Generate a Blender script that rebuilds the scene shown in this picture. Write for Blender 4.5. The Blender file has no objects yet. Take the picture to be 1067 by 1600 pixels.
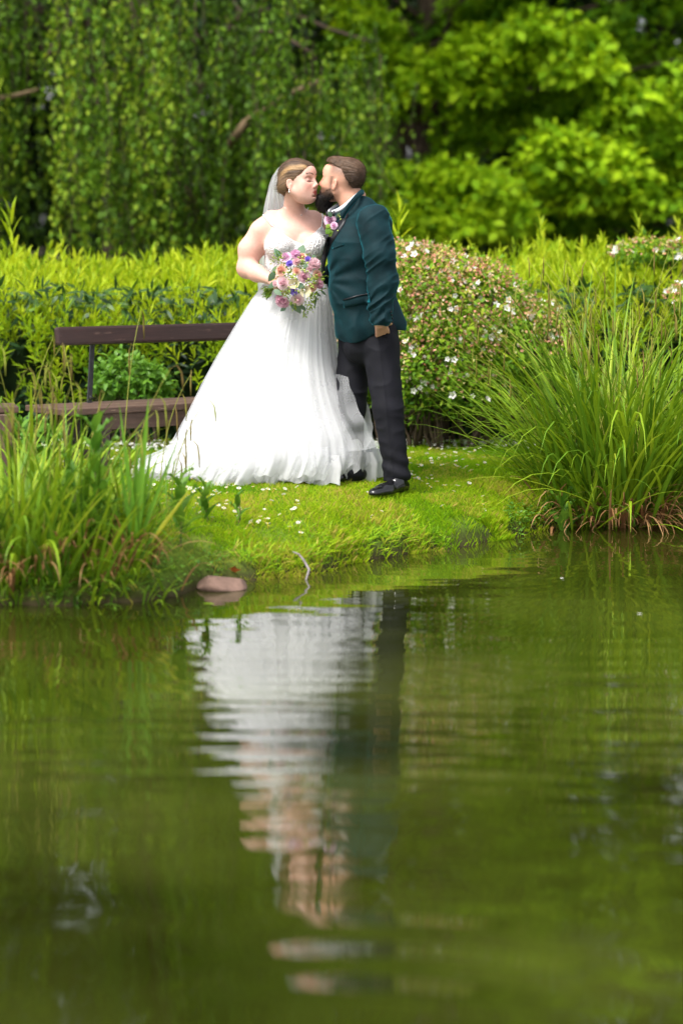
import bpy, math, random
import numpy as np
from mathutils import Vector, Matrix, noise
from mathutils.bvhtree import BVHTree

# ------------------------------------------------------------------ camera, light, exposure
scene = bpy.context.scene
COL = scene.collection
CAM_H = 1.6
FPX = 3778.0                       # focal length in photo pixels (85 mm on a 36 mm tall frame)
TH = math.atan(422.0 / FPX)        # camera tilt: horizon lies 422 px above the middle
cam_d = bpy.data.cameras.new('camera')
cam = bpy.data.objects.new('camera', cam_d)
COL.objects.link(cam)
scene.camera = cam
cam.location = (0, 0, CAM_H)
cam.rotation_euler = (math.pi / 2 - TH, 0, 0)
cam_d.sensor_fit = 'VERTICAL'
cam_d.sensor_height = 36.0
cam_d.lens = 85.0
cam_d.clip_end = 2000
cam_d.dof.use_dof = True
cam_d.dof.focus_distance = 13.2
cam_d.dof.aperture_fstop = 1.25
cam_d.dof.aperture_blades = 0

SUN_EL, SUN_AZ = 58.0, 220.0       # azimuth the light comes from, clockwise from +Y
world = bpy.data.worlds.new('World')
scene.world = world
world.use_nodes = True
wn = world.node_tree
wn.nodes.clear()
w_out = wn.nodes.new('ShaderNodeOutputWorld')
w_bg = wn.nodes.new('ShaderNodeBackground')
w_sky = wn.nodes.new('ShaderNodeTexSky')
w_sky.sky_type = 'NISHITA'
w_sky.sun_disc = False
w_sky.sun_elevation = math.radians(SUN_EL)
w_sky.sun_rotation = math.radians(SUN_AZ)
w_sky.air_density = 1.0
w_sky.dust_density = 4.0
w_hs = wn.nodes.new('ShaderNodeHueSaturation')
w_hs.inputs['Saturation'].default_value = 0.22      # thin bright cloud cover: nearly white sky
wn.links.new(w_sky.outputs[0], w_hs.inputs['Color'])
wn.links.new(w_hs.outputs[0], w_bg.inputs['Color'])
wn.links.new(w_bg.outputs[0], w_out.inputs['Surface'])
w_bg.inputs['Strength'].default_value = 0.15

sun_d = bpy.data.lights.new('sun', 'SUN')
sun = bpy.data.objects.new('sun', sun_d)
COL.objects.link(sun)
sun_d.energy = 1.5
sun_d.angle = math.radians(14)
sun_d.color = (1.0, 0.955, 0.88)
_az, _el = math.radians(SUN_AZ), math.radians(SUN_EL)
_sd = Vector((math.sin(_az) * math.cos(_el), math.cos(_az) * math.cos(_el), math.sin(_el)))
sun.rotation_euler = _sd.to_track_quat('Z', 'Y').to_euler()

scene.view_settings.view_transform = 'Standard'
scene.view_settings.look = 'None'
scene.view_settings.exposure = 1.22
scene.view_settings.gamma = 1.0
scene.view_settings.use_curve_mapping = False
scene.cycles.max_bounces = 8
scene.cycles.diffuse_bounces = 3
scene.cycles.glossy_bounces = 3
scene.cycles.transmission_bounces = 4
scene.cycles.transparent_max_bounces = 14
scene.cycles.sample_clamp_indirect = 6.0
scene.cycles.use_denoising = True

rng = np.random.default_rng(7)
random.seed(7)
PI = math.pi
S_, C_ = math.sin(TH), math.cos(TH)


def P(px, py, Y):
    """the point of the place at distance Y that the photograph shows at px, py"""
    a, b = px - 533.5, 800.0 - py
    t = Y / (FPX * C_ + b * S_)
    return np.array([a * t, Y, CAM_H + (b * C_ - FPX * S_) * t])


# ------------------------------------------------------------------ ground shape
LAWN = 0.28
_shp = [(-300, 955), (0, 950), (200, 942), (270, 936), (330, 917), (400, 907), (500, 895), (560, 880), (700, 858),
        (830, 835), (930, 815), (1067, 797), (1250, 785)]
_sx, _sy = [], []
for _a, _b in _shp:
    _Y = FPX * CAM_H / (_b - 378.0)
    _sx.append((_a - 533.5) / FPX * _Y)
    _sy.append(_Y)


def shore(X):
    return np.interp(X, _sx, _sy) + 0.04 * np.sin(X * 7.0) + 0.025 * np.sin(X * 17.0 + 1.0) + 0.012 * np.sin(X * 43.0)


def vn(p, f, seed=0):
    """3-D value noise, vectorised, 0..1"""
    q = np.asarray(p, dtype=np.float64) * f
    i = np.floor(q).astype(np.int64)
    t = q - i
    t = t * t * (3 - 2 * t)
    out = np.zeros(len(q))
    for dx in (0, 1):
        wx = t[:, 0] if dx else 1 - t[:, 0]
        for dy in (0, 1):
            wy = t[:, 1] if dy else 1 - t[:, 1]
            for dz in (0, 1):
                wz = t[:, 2] if dz else 1 - t[:, 2]
                h = ((i[:, 0] + dx) * 374761393 + (i[:, 1] + dy) * 668265263 + (i[:, 2] + dz) * 2147483647 + seed * 974634777) & 0xFFFFFFFF
                h = ((h ^ (h >> 13)) * 1274126177) & 0xFFFFFFFF
                h = (h ^ (h >> 16)) & 0xFFFF
                out += wx * wy * wz * (h / 65535.0)
    return out


def ground_z(X, Y):
    X = np.asarray(X, dtype=float)
    Y = np.asarray(Y, dtype=float)
    d = np.minimum(Y - shore(X), 30.0)
    d2 = np.maximum(np.maximum(-7.0 - Y, np.abs(X) - 24.0), d)
    n = vn(np.stack([X, Y, X * 0], -1).reshape(-1, 3), 2.2, 5).reshape(X.shape) - 0.5
    n2 = vn(np.stack([X, Y, X * 0], -1).reshape(-1, 3), 7.0, 6).reshape(X.shape) - 0.5
    land = 0.055 * np.clip(d2 / 0.05, 0, 1) + (LAWN - 0.055) * np.tanh(np.maximum(d2, 0) / 0.62)
    edge = np.clip(d2 / 0.12, 0, 1) * 0.025
    bump = (n * 0.024 + n2 * 0.010) * np.clip(1.4 - d2, 0.12, 1) * np.clip(d2 / 0.15, 0, 1)
    wet = np.maximum(d2 * 0.55, -0.9)
    return np.where(d2 > 0, land + edge * 0.3 + bump, wet)


def gz(x, y):
    return float(ground_z(np.array([x]), np.array([y]))[0])


# ------------------------------------------------------------------ materials
def new_mat(name):
    m = bpy.data.materials.new(name)
    m.use_nodes = True
    nt = m.node_tree
    b = nt.nodes['Principled BSDF']
    return m, nt, b


def N(nt, kind, **kw):
    n = nt.nodes.new(kind)
    for k, v in kw.items():
        setattr(n, k, v)
    return n


def ramp(nt, stops, src=None):
    r = nt.nodes.new('ShaderNodeValToRGB')
    el = r.color_ramp.elements
    while len(el) < len(stops):
        el.new(0.5)
    for e, (p, c) in zip(el, stops):
        e.position = p
        e.color = (*c, 1)
    if src is not None:
        nt.links.new(src, r.inputs[0])
    return r


def noise_node(nt, scale, detail=3, rough=0.55, coord=None, stretch=None):
    tc = nt.nodes.new('ShaderNodeTexCoord')
    src = tc.outputs['Object'] if coord is None else coord
    if stretch:
        mp = nt.nodes.new('ShaderNodeMapping')
        mp.inputs['Scale'].default_value = stretch
        nt.links.new(src, mp.inputs['Vector'])
        src = mp.outputs[0]
    n = nt.nodes.new('ShaderNodeTexNoise')
    n.inputs['Scale'].default_value = scale
    n.inputs['Detail'].default_value = detail
    n.inputs['Roughness'].default_value = rough
    nt.links.new(src, n.inputs['Vector'])
    return n


def bump(nt, b, height, strength, dist):
    bp = nt.nodes.new('ShaderNodeBump')
    bp.inputs['Strength'].default_value = strength
    bp.inputs['Distance'].default_value = dist
    nt.links.new(height, bp.inputs['Height'])
    nt.links.new(bp.outputs[0], b.inputs['Normal'])
    return bp


def simple_mat(name, col, rough=0.6, spec=0.5, var=0.15, scale=30, bmp=0.0, bscale=None, metal=0.0, **kw):
    m, nt, b = new_mat(name)
    n = noise_node(nt, scale)
    lo = tuple(c * (1 - var) for c in col)
    hi = tuple(min(1, c * (1 + var)) for c in col)
    r = ramp(nt, [(0.3, lo), (0.7, hi)], n.outputs['Fac'])
    nt.links.new(r.outputs[0], b.inputs['Base Color'])
    b.inputs['Roughness'].default_value = rough
    b.inputs['Specular IOR Level'].default_value = spec
    b.inputs['Metallic'].default_value = metal
    for k, v in kw.items():
        b.inputs[k].default_value = v
    if bmp:
        n2 = noise_node(nt, bscale or scale * 3)
        bump(nt, b, n2.outputs['Fac'], 0.6, bmp)
    return m


def leaf_mat(name, stops, transl=0.35, rough=0.5, spec=0.35, random_obj=False):
    """leaf: the colour is picked from a ramp by each leaf's own 'tint'"""
    m, nt, b = new_mat(name)
    at = nt.nodes.new('ShaderNodeAttribute')
    at.attribute_name = 'tint'
    src = at.outputs['Fac']
    if random_obj:
        oi = nt.nodes.new('ShaderNodeObjectInfo')
        ad = N(nt, 'ShaderNodeMath', operation='MULTIPLY_ADD')
        nt.links.new(oi.outputs['Random'], ad.inputs[0])
        ad.inputs[1].default_value = 0.5
        ml = N(nt, 'ShaderNodeMath', operation='MULTIPLY')
        nt.links.new(src, ml.inputs[0])
        ml.inputs[1].default_value = 0.5
        nt.links.new(ml.outputs[0], ad.inputs[2])
        src = ad.outputs[0]
    r = ramp(nt, stops, src)
    nt.links.new(r.outputs[0], b.inputs['Base Color'])
    b.inputs['Roughness'].default_value = rough
    b.inputs['Specular IOR Level'].default_value = spec
    tr = nt.nodes.new('ShaderNodeBsdfTranslucent')
    hs = nt.nodes.new('ShaderNodeHueSaturation')
    hs.inputs['Value'].default_value = 1.15
    hs.inputs['Hue'].default_value = 0.488
    nt.links.new(r.outputs[0], hs.inputs['Color'])
    nt.links.new(hs.outputs[0], tr.inputs['Color'])
    mx = nt.nodes.new('ShaderNodeMixShader')
    mx.inputs[0].default_value = transl
    out = nt.nodes['Material Output']
    nt.links.new(b.outputs[0], mx.inputs[1])
    nt.links.new(tr.outputs[0], mx.inputs[2])
    nt.links.new(mx.outputs[0], out.inputs['Surface'])
    return m


M = {}
M['hedge_new'] = leaf_mat('young_hedge_leaf', [(0.0, (0.17, 0.31, 0.008)), (0.5, (0.36, 0.48, 0.010)), (1.0, (0.52, 0.60, 0.03))], 0.42, 0.55, .2)
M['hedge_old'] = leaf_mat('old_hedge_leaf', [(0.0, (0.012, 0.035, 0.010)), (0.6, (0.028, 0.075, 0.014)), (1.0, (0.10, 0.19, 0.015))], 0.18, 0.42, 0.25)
M['bush'] = leaf_mat('flowering_bush_leaf', [(0.0, (0.05, 0.14, 0.008)), (0.5, (0.15, 0.30, 0.012)), (1.0, (0.38, 0.46, 0.03))], 0.35, 0.55, .2)
M['bud'] = leaf_mat('pink_bud', [(0.0, (0.56, 0.20, 0.12)), (0.4, (0.68, 0.34, 0.24)), (0.7, (.50, .50, .08)), (1.0, (0.76, 0.58, 0.48))], 0.3, 0.6)
M['white_petal'] = leaf_mat('white_petal', [(0.0, (0.75, 0.70, 0.66)), (1.0, (0.85, 0.84, 0.80))], 0.3, 0.6)
M['sedge'] = leaf_mat('sedge_blade', [(0.0, (0.035, 0.095, 0.012)), (0.45, (0.11, 0.23, 0.010)), (0.8, (0.27, 0.40, 0.015)), (1.0, (0.42, 0.48, 0.04))], 0.30, 0.5, 0.3, True)
M['dead'] = leaf_mat('dead_sedge_blade', [(0.0, (0.12, 0.055, 0.02)), (0.5, (0.30, 0.15, 0.06)), (1.0, (0.45, 0.27, 0.12))], 0.25, 0.6, 0.3, True)
M['catkin'] = leaf_mat('sedge_flower', [(0.0, (0.13, 0.075, 0.02)), (0.6, (0.22, 0.19, 0.03)), (1.0, (0.28, 0.34, 0.04))], 0.1, 0.7)
M['iris'] = leaf_mat('iris_blade', [(0.0, (0.10, 0.26, 0.02)), (1.0, (0.20, 0.40, 0.03))], 0.4, 0.4, 0.4, True)
M['dock'] = leaf_mat('dock_leaf', [(0.0, (0.07, 0.19, 0.015)), (1.0, (0.16, 0.33, 0.03))], 0.4, 0.45)
M['grass'] = leaf_mat('lawn_grass', [(0.0, (0.07, 0.20, 0.004)), (0.5, (0.19, 0.37, 0.006)), (0.85, (0.36, 0.48, 0.012)), (1.0, (0.46, 0.36, 0.08))], 0.35, 0.6, .15)
M['birch'] = leaf_mat('birch_leaf', [(0.0, (0.035, 0.080, 0.008)), (0.6, (0.105, 0.22, 0.010)), (1.0, (0.27, 0.38, 0.025))], 0.38, 0.6, .18)
M['maple'] = leaf_mat('bright_tree_leaf', [(0.0, (0.07, 0.19, 0.004)), (0.5, (0.20, 0.38, 0.006)), (1.0, (0.38, 0.56, 0.010))], 0.38, 0.6, .15)
M['dark_tree'] = leaf_mat('dark_tree_leaf', [(0.0, (0.008, 0.025, 0.005)), (0.6, (0.02, 0.05, 0.008)), (1.0, (0.045, 0.085, 0.012))], 0.25, 0.5)
M['bark'] = simple_mat('bark', (0.085, 0.06, 0.042), 0.9, 0.2, 0.4, 8, 0.02, 20)
M['pale_twig'] = simple_mat('pale_twig', (0.20, 0.14, 0.08), 0.8, 0.2, 0.3, 20)
M['stem'] = simple_mat('stem', (0.10, 0.13, 0.03), 0.6, 0.3, 0.3, 30)
M['soil'] = simple_mat('soil', (0.035, 0.024, 0.015), 0.95, 0.1, 0.3, 8)
M['core'] = simple_mat('dark_shade_filler', (0.010, 0.020, 0.006), 0.9, 0.1, 0.4, 14)  # near-black green with the hedge's inner shade put into it


# ------------------------------------------------------------------ object helpers
def link(o, parent=None):
    COL.objects.link(o)
    if parent is not None:
        o.parent = parent
        o.matrix_parent_inverse = parent.matrix_world.inverted()
    return o


def tag(o, label=None, cat=None, group=None, kind=None):
    if label:
        o['label'] = label
    if cat:
        o['category'] = cat
    if group:
        o['group'] = group
    if kind:
        o['kind'] = kind
    return o


def thing(name, label, cat, loc, group=None):
    o = bpy.data.objects.new(name, None)
    o.empty_display_size = 0.1
    o.location = Vector([float(v) for v in loc])
    COL.objects.link(o)
    o.matrix_world = Matrix.Translation(o.location)
    tag(o, label, cat, group)
    return o


def mesh_np(name, V, face_arrays, mat, parent=None, tint=None, smooth=True, tints=None, colors=None):
    """V (n,3) world coordinates; face_arrays: list of (m,k) index arrays; tints: per-face values in the same order"""
    me = bpy.data.meshes.new(name)
    V = np.asarray(V, dtype=np.float32)
    org = np.zeros(3, dtype=np.float32)
    if parent is not None:
        org = np.array(parent.matrix_world.translation, dtype=np.float32)
    me.vertices.add(len(V))
    me.vertices.foreach_set('co', (V - org).ravel())
    loops = np.concatenate([f.ravel() for f in face_arrays]).astype(np.int32)
    sizes = np.concatenate([np.full(len(f), f.shape[1], dtype=np.int32) for f in face_arrays])
    starts = np.concatenate([[0], np.cumsum(sizes)[:-1]]).astype(np.int32)
    me.loops.add(len(loops))
    me.loops.foreach_set('vertex_index', loops)
    me.polygons.add(len(sizes))
    me.polygons.foreach_set('loop_start', starts)
    me.update(calc_edges=True)
    me.validate()
    if smooth:
        me.polygons.foreach_set('use_smooth', np.ones(len(me.polygons), dtype=bool))
    if tints is not None:
        at = me.attributes.new('tint', 'FLOAT', 'FACE')
        at.data.foreach_set('value', np.asarray(tints, dtype=np.float32))
    if colors is not None:
        at = me.attributes.new('col', 'FLOAT_COLOR', 'POINT')
        c4 = np.ones((len(V), 4), dtype=np.float32)
        c4[:, :3] = colors
        at.data.foreach_set('color', c4.ravel())
    me.materials.append(mat)
    o = bpy.data.objects.new(name, me)
    COL.objects.link(o)
    if parent is not None:
        o.parent = parent
    return o


def unit(v):
    v = np.asarray(v, dtype=float)
    return v / np.maximum(np.linalg.norm(v, axis=-1, keepdims=True), 1e-9)


def leaves(name, Pp, D, Nn, L, W, tint, mat, parent=None, lance=True, fold=0.15, bend=0.15):
    """many separate leaves as one mesh: position, direction, normal, length, width, tint per leaf"""
    n = len(Pp)
    Pp = np.asarray(Pp)
    D = unit(D)
    S = unit(np.cross(D, Nn))
    U = np.cross(S, D)
    L = np.broadcast_to(L, (n,))[:, None]
    W = np.broadcast_to(W, (n,))[:, None]
    base = np.arange(n)[:, None]
    if lance:
        def at(t, s):
            return Pp + D * L * t + S * W * s - U * (bend * t * t) * L + U * abs(s) * fold * W * 2
        V = np.stack([at(0, 0), at(.3, .45), at(.3, -.45), at(.65, .40), at(.65, -.40), at(1, 0)], 1).reshape(-1, 3)
        b = base * 6
        f3 = np.concatenate([b + np.array([0, 2, 1]), b + np.array([3, 4, 5])])
        f4 = b + np.array([1, 2, 4, 3])
        return mesh_np(name, V, [f3, f4], mat, parent, tints=np.concatenate([tint, tint, tint]))
    V = np.stack([Pp, Pp + D * L * .5 + S * W * .5 + U * fold * W, Pp + D * L - U * bend * L, Pp + D * L * .5 - S * W * .5 + U * fold * W], 1).reshape(-1, 3)
    return mesh_np(name, V, [base * 4 + np.array([0, 1, 2, 3])], mat, parent, tints=tint, smooth=False)


def rand_dirs(n, r=rng):
    v = r.normal(size=(n, 3))
    return unit(v)


def tube_arrays(pts, radii, sides=6):
    pts = np.asarray(pts, dtype=float)
    n = len(pts)
    tang = unit(np.gradient(pts, axis=0))
    ref = np.array([0.0, 0.0, 1.0]) if abs(tang[0][2]) < 0.9 else np.array([1.0, 0, 0])
    V = []
    a = unit(np.cross(tang[0], ref))
    for i in range(n):
        a = unit(a - tang[i] * np.dot(a, tang[i]))
        b = np.cross(tang[i], a)
        for k in range(sides):
            t = 2 * PI * k / sides
            V.append(pts[i] + radii[i] * (math.cos(t) * a + math.sin(t) * b))
    F = []
    for i in range(n - 1):
        for k in range(sides):
            k2 = (k + 1) % sides
            F.append((i * sides + k, i * sides + k2, (i + 1) * sides + k2, (i + 1) * sides + k))
    V.append(pts[0]); V.append(pts[-1])
    T = []
    for k in range(sides):
        k2 = (k + 1) % sides
        T.append((n * sides, k2, k))
        T.append((n * sides + 1, (n - 1) * sides + k, (n - 1) * sides + k2))
    return np.array(V), np.array(F), np.array(T)


class Bag:
    """collects pieces that form ONE mesh"""
    def __init__(s):
        s.V, s.F, s.t, s.n = [], {}, {}, 0

    def add(s, V, faces, tint=0.5):
        V = np.asarray(V, dtype=float)
        for f in faces:
            f = np.asarray(f)
            k = f.shape[1]
            s.F.setdefault(k, []).append(f + s.n)
            s.t.setdefault(k, []).append(np.full(len(f), tint))
        s.V.append(V)
        s.n += len(V)

    def tube(s, pts, radii, sides=6, tint=0.5):
        V, F, T = tube_arrays(pts, radii, sides)
        s.add(V, [F, T], tint)

    def box(s, c, size, R=None, bev=0.0, tint=0.5):
        sx, sy, sz = [v / 2 for v in size]
        bm_v, bm_f = box_arrays(sx, sy, sz, bev)
        V = bm_v
        if R is not None:
            V = V @ np.asarray(R).T
        s.add(V + np.asarray(c), bm_f, tint)

    def build(s, name, mat, parent=None, smooth=True):
        ks = sorted(s.F)
        fa = [np.concatenate(s.F[k]) for k in ks]
        tt = np.concatenate([np.concatenate(s.t[k]) for k in ks])
        return mesh_np(name, np.concatenate(s.V), fa, mat, parent, tints=tt, smooth=smooth)


def box_arrays(sx, sy, sz, bev):
    import bmesh
    bm = bmesh.new()
    bmesh.ops.create_cube(bm, size=2)
    for v in bm.verts:
        v.co = (v.co.x * sx, v.co.y * sy, v.co.z * sz)
    if bev > 0:
        bmesh.ops.bevel(bm, geom=bm.edges[:], offset=bev, segments=2, profile=0.6, affect='EDGES')
    bm.verts.index_update()
    V = np.array([v.co[:] for v in bm.verts])
    by = {}
    for f in bm.faces:
        by.setdefault(len(f.verts), []).append([v.index for v in f.verts])
    bm.free()
    return V, [np.array(x) for x in by.values()]


def copy_to(o, parent, mat=None):
    c = o.copy()
    COL.objects.link(c)
    c.parent = parent
    return c


# ------------------------------------------------------------------ distance-field modelling of bodies and clothes
class Field:
    def __init__(s):
        s.items = []

    def cap(s, a, b, ra, rb, k=0.02, op='u'):
        a = np.asarray(a, float); b = np.asarray(b, float)
        ba = b - a
        L2 = max(float(ba @ ba), 1e-9)

        def fn(p):
            q = p - a
            t = np.clip(q @ ba / L2, 0, 1)
            return np.linalg.norm(q - t[:, None] * ba, axis=1) - (ra + (rb - ra) * t)
        s.items.append((fn, (a + b) / 2, math.sqrt(L2) / 2 + max(ra, rb), k, op))
        return s

    def ell(s, c, r, R=None, k=0.02, op='u'):
        c = np.asarray(c, float); r = np.asarray(r, float)
        Rm = None if R is None else np.asarray(R, float)

        def fn(p):
            q = p - c
            if Rm is not None:
                q = q @ Rm
            k0 = np.linalg.norm(q / r, axis=1)
            k1 = np.linalg.norm(q / (r * r), axis=1)
            return k0 * (k0 - 1.0) / np.maximum(k1, 1e-6)
        s.items.append((fn, c, float(max(r)), k, op))
        return s

    def sub_field(s, f, frame, bound, k=0.02, op='u'):
        o, R, sc = frame

        def fn(p):
            return f((p - o) @ R / sc) * sc
        s.items.append((fn, np.asarray(o), bound, k, op))
        return s

    def raw(s, fn, c, rad, k=0.01, op='u'):
        s.items.append((fn, np.asarray(c, float), rad, k, op))
        return s

    def __call__(s, p):
        d = np.full(len(p), 0.3)
        for fn, c, rad, k, op in s.items:
            m = np.nonzero(((p - c) ** 2).sum(1) < (rad + 0.09) ** 2)[0]
            if len(m) == 0:
                continue
            e = fn(p[m])
            dm = d[m]
            if op == 'u':
                h = np.maximum(k - np.abs(dm - e), 0) / k
                d[m] = np.minimum(dm, e) - h * h * k * 0.25
            else:
                e = -e if op == 's' else e
                h = np.maximum(k - np.abs(dm - e), 0) / k
                d[m] = np.maximum(dm, e) + h * h * k * 0.25
        return d


def mesh_field(fn, lo, hi, h):
    lo = np.asarray(lo, float); hi = np.asarray(hi, float)
    B = 8
    nb = np.ceil((hi - lo) / (h * B)).astype(int)
    dims = nb * B
    bc = np.stack(np.meshgrid(*[np.arange(n) for n in nb], indexing='ij'), -1).reshape(-1, 3)
    cen = lo + (bc + 0.5) * B * h
    dc = fn(cen)
    F = np.repeat(np.repeat(np.repeat(dc.reshape(nb).astype(np.float32), B, 0), B, 1), B, 2)
    act = np.nonzero(np.abs(dc) < B * h * 1.5 + 0.012)[0]
    off = np.stack(np.meshgrid(*[np.arange(B)] * 3, indexing='ij'), -1).reshape(-1, 3)
    for s in range(0, len(act), 1500):
        ids = bc[act[s:s + 1500]]
        g = (ids[:, None, :] * B + off[None]).reshape(-1, 3)
        F[g[:, 0], g[:, 1], g[:, 2]] = fn(lo + g * h)
    sg = F < 0
    c = np.zeros(dims - 1, dtype=np.int8)
    cor = [(a, b, e) for a in (0, 1) for b in (0, 1) for e in (0, 1)]
    X, Y, Z = dims
    for a, b, e in cor:
        c += sg[a:X - 1 + a, b:Y - 1 + b, e:Z - 1 + e]
    cells = np.argwhere((c > 0) & (c < 8))
    vid = -np.ones(dims - 1, dtype=np.int64)
    vid[cells[:, 0], cells[:, 1], cells[:, 2]] = np.arange(len(cells))
    acc = np.zeros((len(cells), 3)); cnt = np.zeros(len(cells))
    val = {q: F[cells[:, 0] + q[0], cells[:, 1] + q[1], cells[:, 2] + q[2]].astype(float) for q in cor}
    for q in cor:
        for ax in range(3):
            if q[ax] == 0:
                q2 = list(q); q2[ax] = 1; q2 = tuple(q2)
                f0, f1 = val[q], val[q2]
                m = (f0 < 0) != (f1 < 0)
                t = np.where(m, f0 / np.where(m, f0 - f1, 1), 0)
                v = np.tile(np.array(q, float), (len(cells), 1))
                v[:, ax] += t
                acc[m] += v[m]; cnt[m] += 1
    V = lo + (cells + acc / cnt[:, None]) * h
    quads = []
    for ax in range(3):
        sl0 = [slice(None)] * 3; sl1 = [slice(None)] * 3
        sl0[ax] = slice(0, -1); sl1[ax] = slice(1, None)
        e = np.argwhere(sg[tuple(sl0)] != sg[tuple(sl1)])
        u, w = (ax + 1) % 3, (ax + 2) % 3
        e = e[(e[:, u] > 0) & (e[:, w] > 0) & (e[:, u] < dims[u] - 1) & (e[:, w] < dims[w] - 1)]
        inside = sg[e[:, 0], e[:, 1], e[:, 2]]

        def cell(du, dw):
            q = e.copy(); q[:, u] -= du; q[:, w] -= dw
            return vid[q[:, 0], q[:, 1], q[:, 2]]
        q = np.stack([cell(1, 1), cell(0, 1), cell(0, 0), cell(1, 0)], 1)
        q[~inside] = q[~inside][:, ::-1]
        quads.append(q)
    Q = np.concatenate(quads)
    Q = Q[(Q >= 0).all(1)]
    return V, Q


def frame(center, fwd, up, scale=1.0):
    """columns of R are the local axes: x forward, y left, z up"""
    f = unit(np.asarray(fwd, float))
    u = np.asarray(up, float)
    u = unit(u - f * (u @ f))
    s = np.cross(u, f)
    return (np.asarray(center, float), np.stack([f, s, u], 1), scale)


def to_local(p, fr):
    return (p - fr[0]) @ fr[1] / fr[2]


def from_local(q, fr):
    return np.asarray(q) * fr[2] @ fr[1].T + fr[0]


# ------------------------------------------------------------------ the ground: one sheet out to the horizon
def make_ground():
    xs = np.concatenate([-np.geomspace(400, 4, 26), np.arange(-3.9, 3.95, 0.05), np.geomspace(4, 400, 26)])
    ys = np.concatenate([-np.geomspace(300, 8, 14), np.arange(-7.5, 10, 0.5), np.arange(10, 17.2, 0.05), np.geomspace(17.3, 700, 40)])
    X, Y = np.meshgrid(xs, ys, indexing='ij')
    Z = ground_z(X, Y)
    V = np.stack([X, Y, Z], -1).reshape(-1, 3)
    nx, ny = len(xs), len(ys)
    i = np.arange(nx * ny).reshape(nx, ny)
    F = np.stack([i[:-1, :-1], i[1:, :-1], i[1:, 1:], i[:-1, 1:]], -1).reshape(-1, 4)
    m, nt, b = new_mat('lawn_soil')
    n1 = noise_node(nt, 1.6, 5, 0.6)
    n2 = noise_node(nt, 40, 4, 0.6)
    r1 = ramp(nt, [(0.3, (0.07, 0.15, 0.012)), (0.6, (0.16, 0.23, 0.02)), (0.75, (0.22, 0.17, 0.05))], n1.outputs['Fac'])
    r2 = ramp(nt, [(0.3, (0.35, 0.35, 0.35)), (0.7, (1, 1, 1))], n2.outputs['Fac'])
    mx = N(nt, 'ShaderNodeMix', data_type='RGBA', blend_type='MULTIPLY')
    mx.inputs[0].default_value = 1.0
    nt.links.new(r1.outputs[0], mx.inputs[6]); nt.links.new(r2.outputs[0], mx.inputs[7])
    # bare earth under the hedge, in the wood and on the steep wet edge of the bank
    geo = nt.nodes.new('ShaderNodeNewGeometry')
    sp = nt.nodes.new('ShaderNodeSeparateXYZ')
    nt.links.new(geo.outputs['Position'], sp.inputs[0])
    mr = N(nt, 'ShaderNodeMapRange'); mr.inputs[1].default_value = 15.55; mr.inputs[2].default_value = 15.8
    nt.links.new(sp.outputs['Y'], mr.inputs[0])
    mz = N(nt, 'ShaderNodeMapRange'); mz.inputs[1].default_value = 0.11; mz.inputs[2].default_value = 0.0
    nt.links.new(sp.outputs['Z'], mz.inputs[0])
    mm = N(nt, 'ShaderNodeMath', operation='MAXIMUM')
    nt.links.new(mr.outputs[0], mm.inputs[0]); nt.links.new(mz.outputs[0], mm.inputs[1])
    mx2 = N(nt, 'ShaderNodeMix', data_type='RGBA')
    nt.links.new(mm.outputs[0], mx2.inputs[0]); nt.links.new(mx.outputs[2], mx2.inputs[6])
    mx2.inputs[7].default_value = (0.04, 0.03, 0.015, 1)
    nt.links.new(mx2.outputs[2], b.inputs['Base Color'])
    b.inputs['Roughness'].default_value = 0.95
    b.inputs['Specular IOR Level'].default_value = 0.15
    bump(nt, b, n2.outputs['Fac'], 0.7, 0.01)
    o = mesh_np('ground', V, [F], m)
    tag(o, kind='structure')


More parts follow.
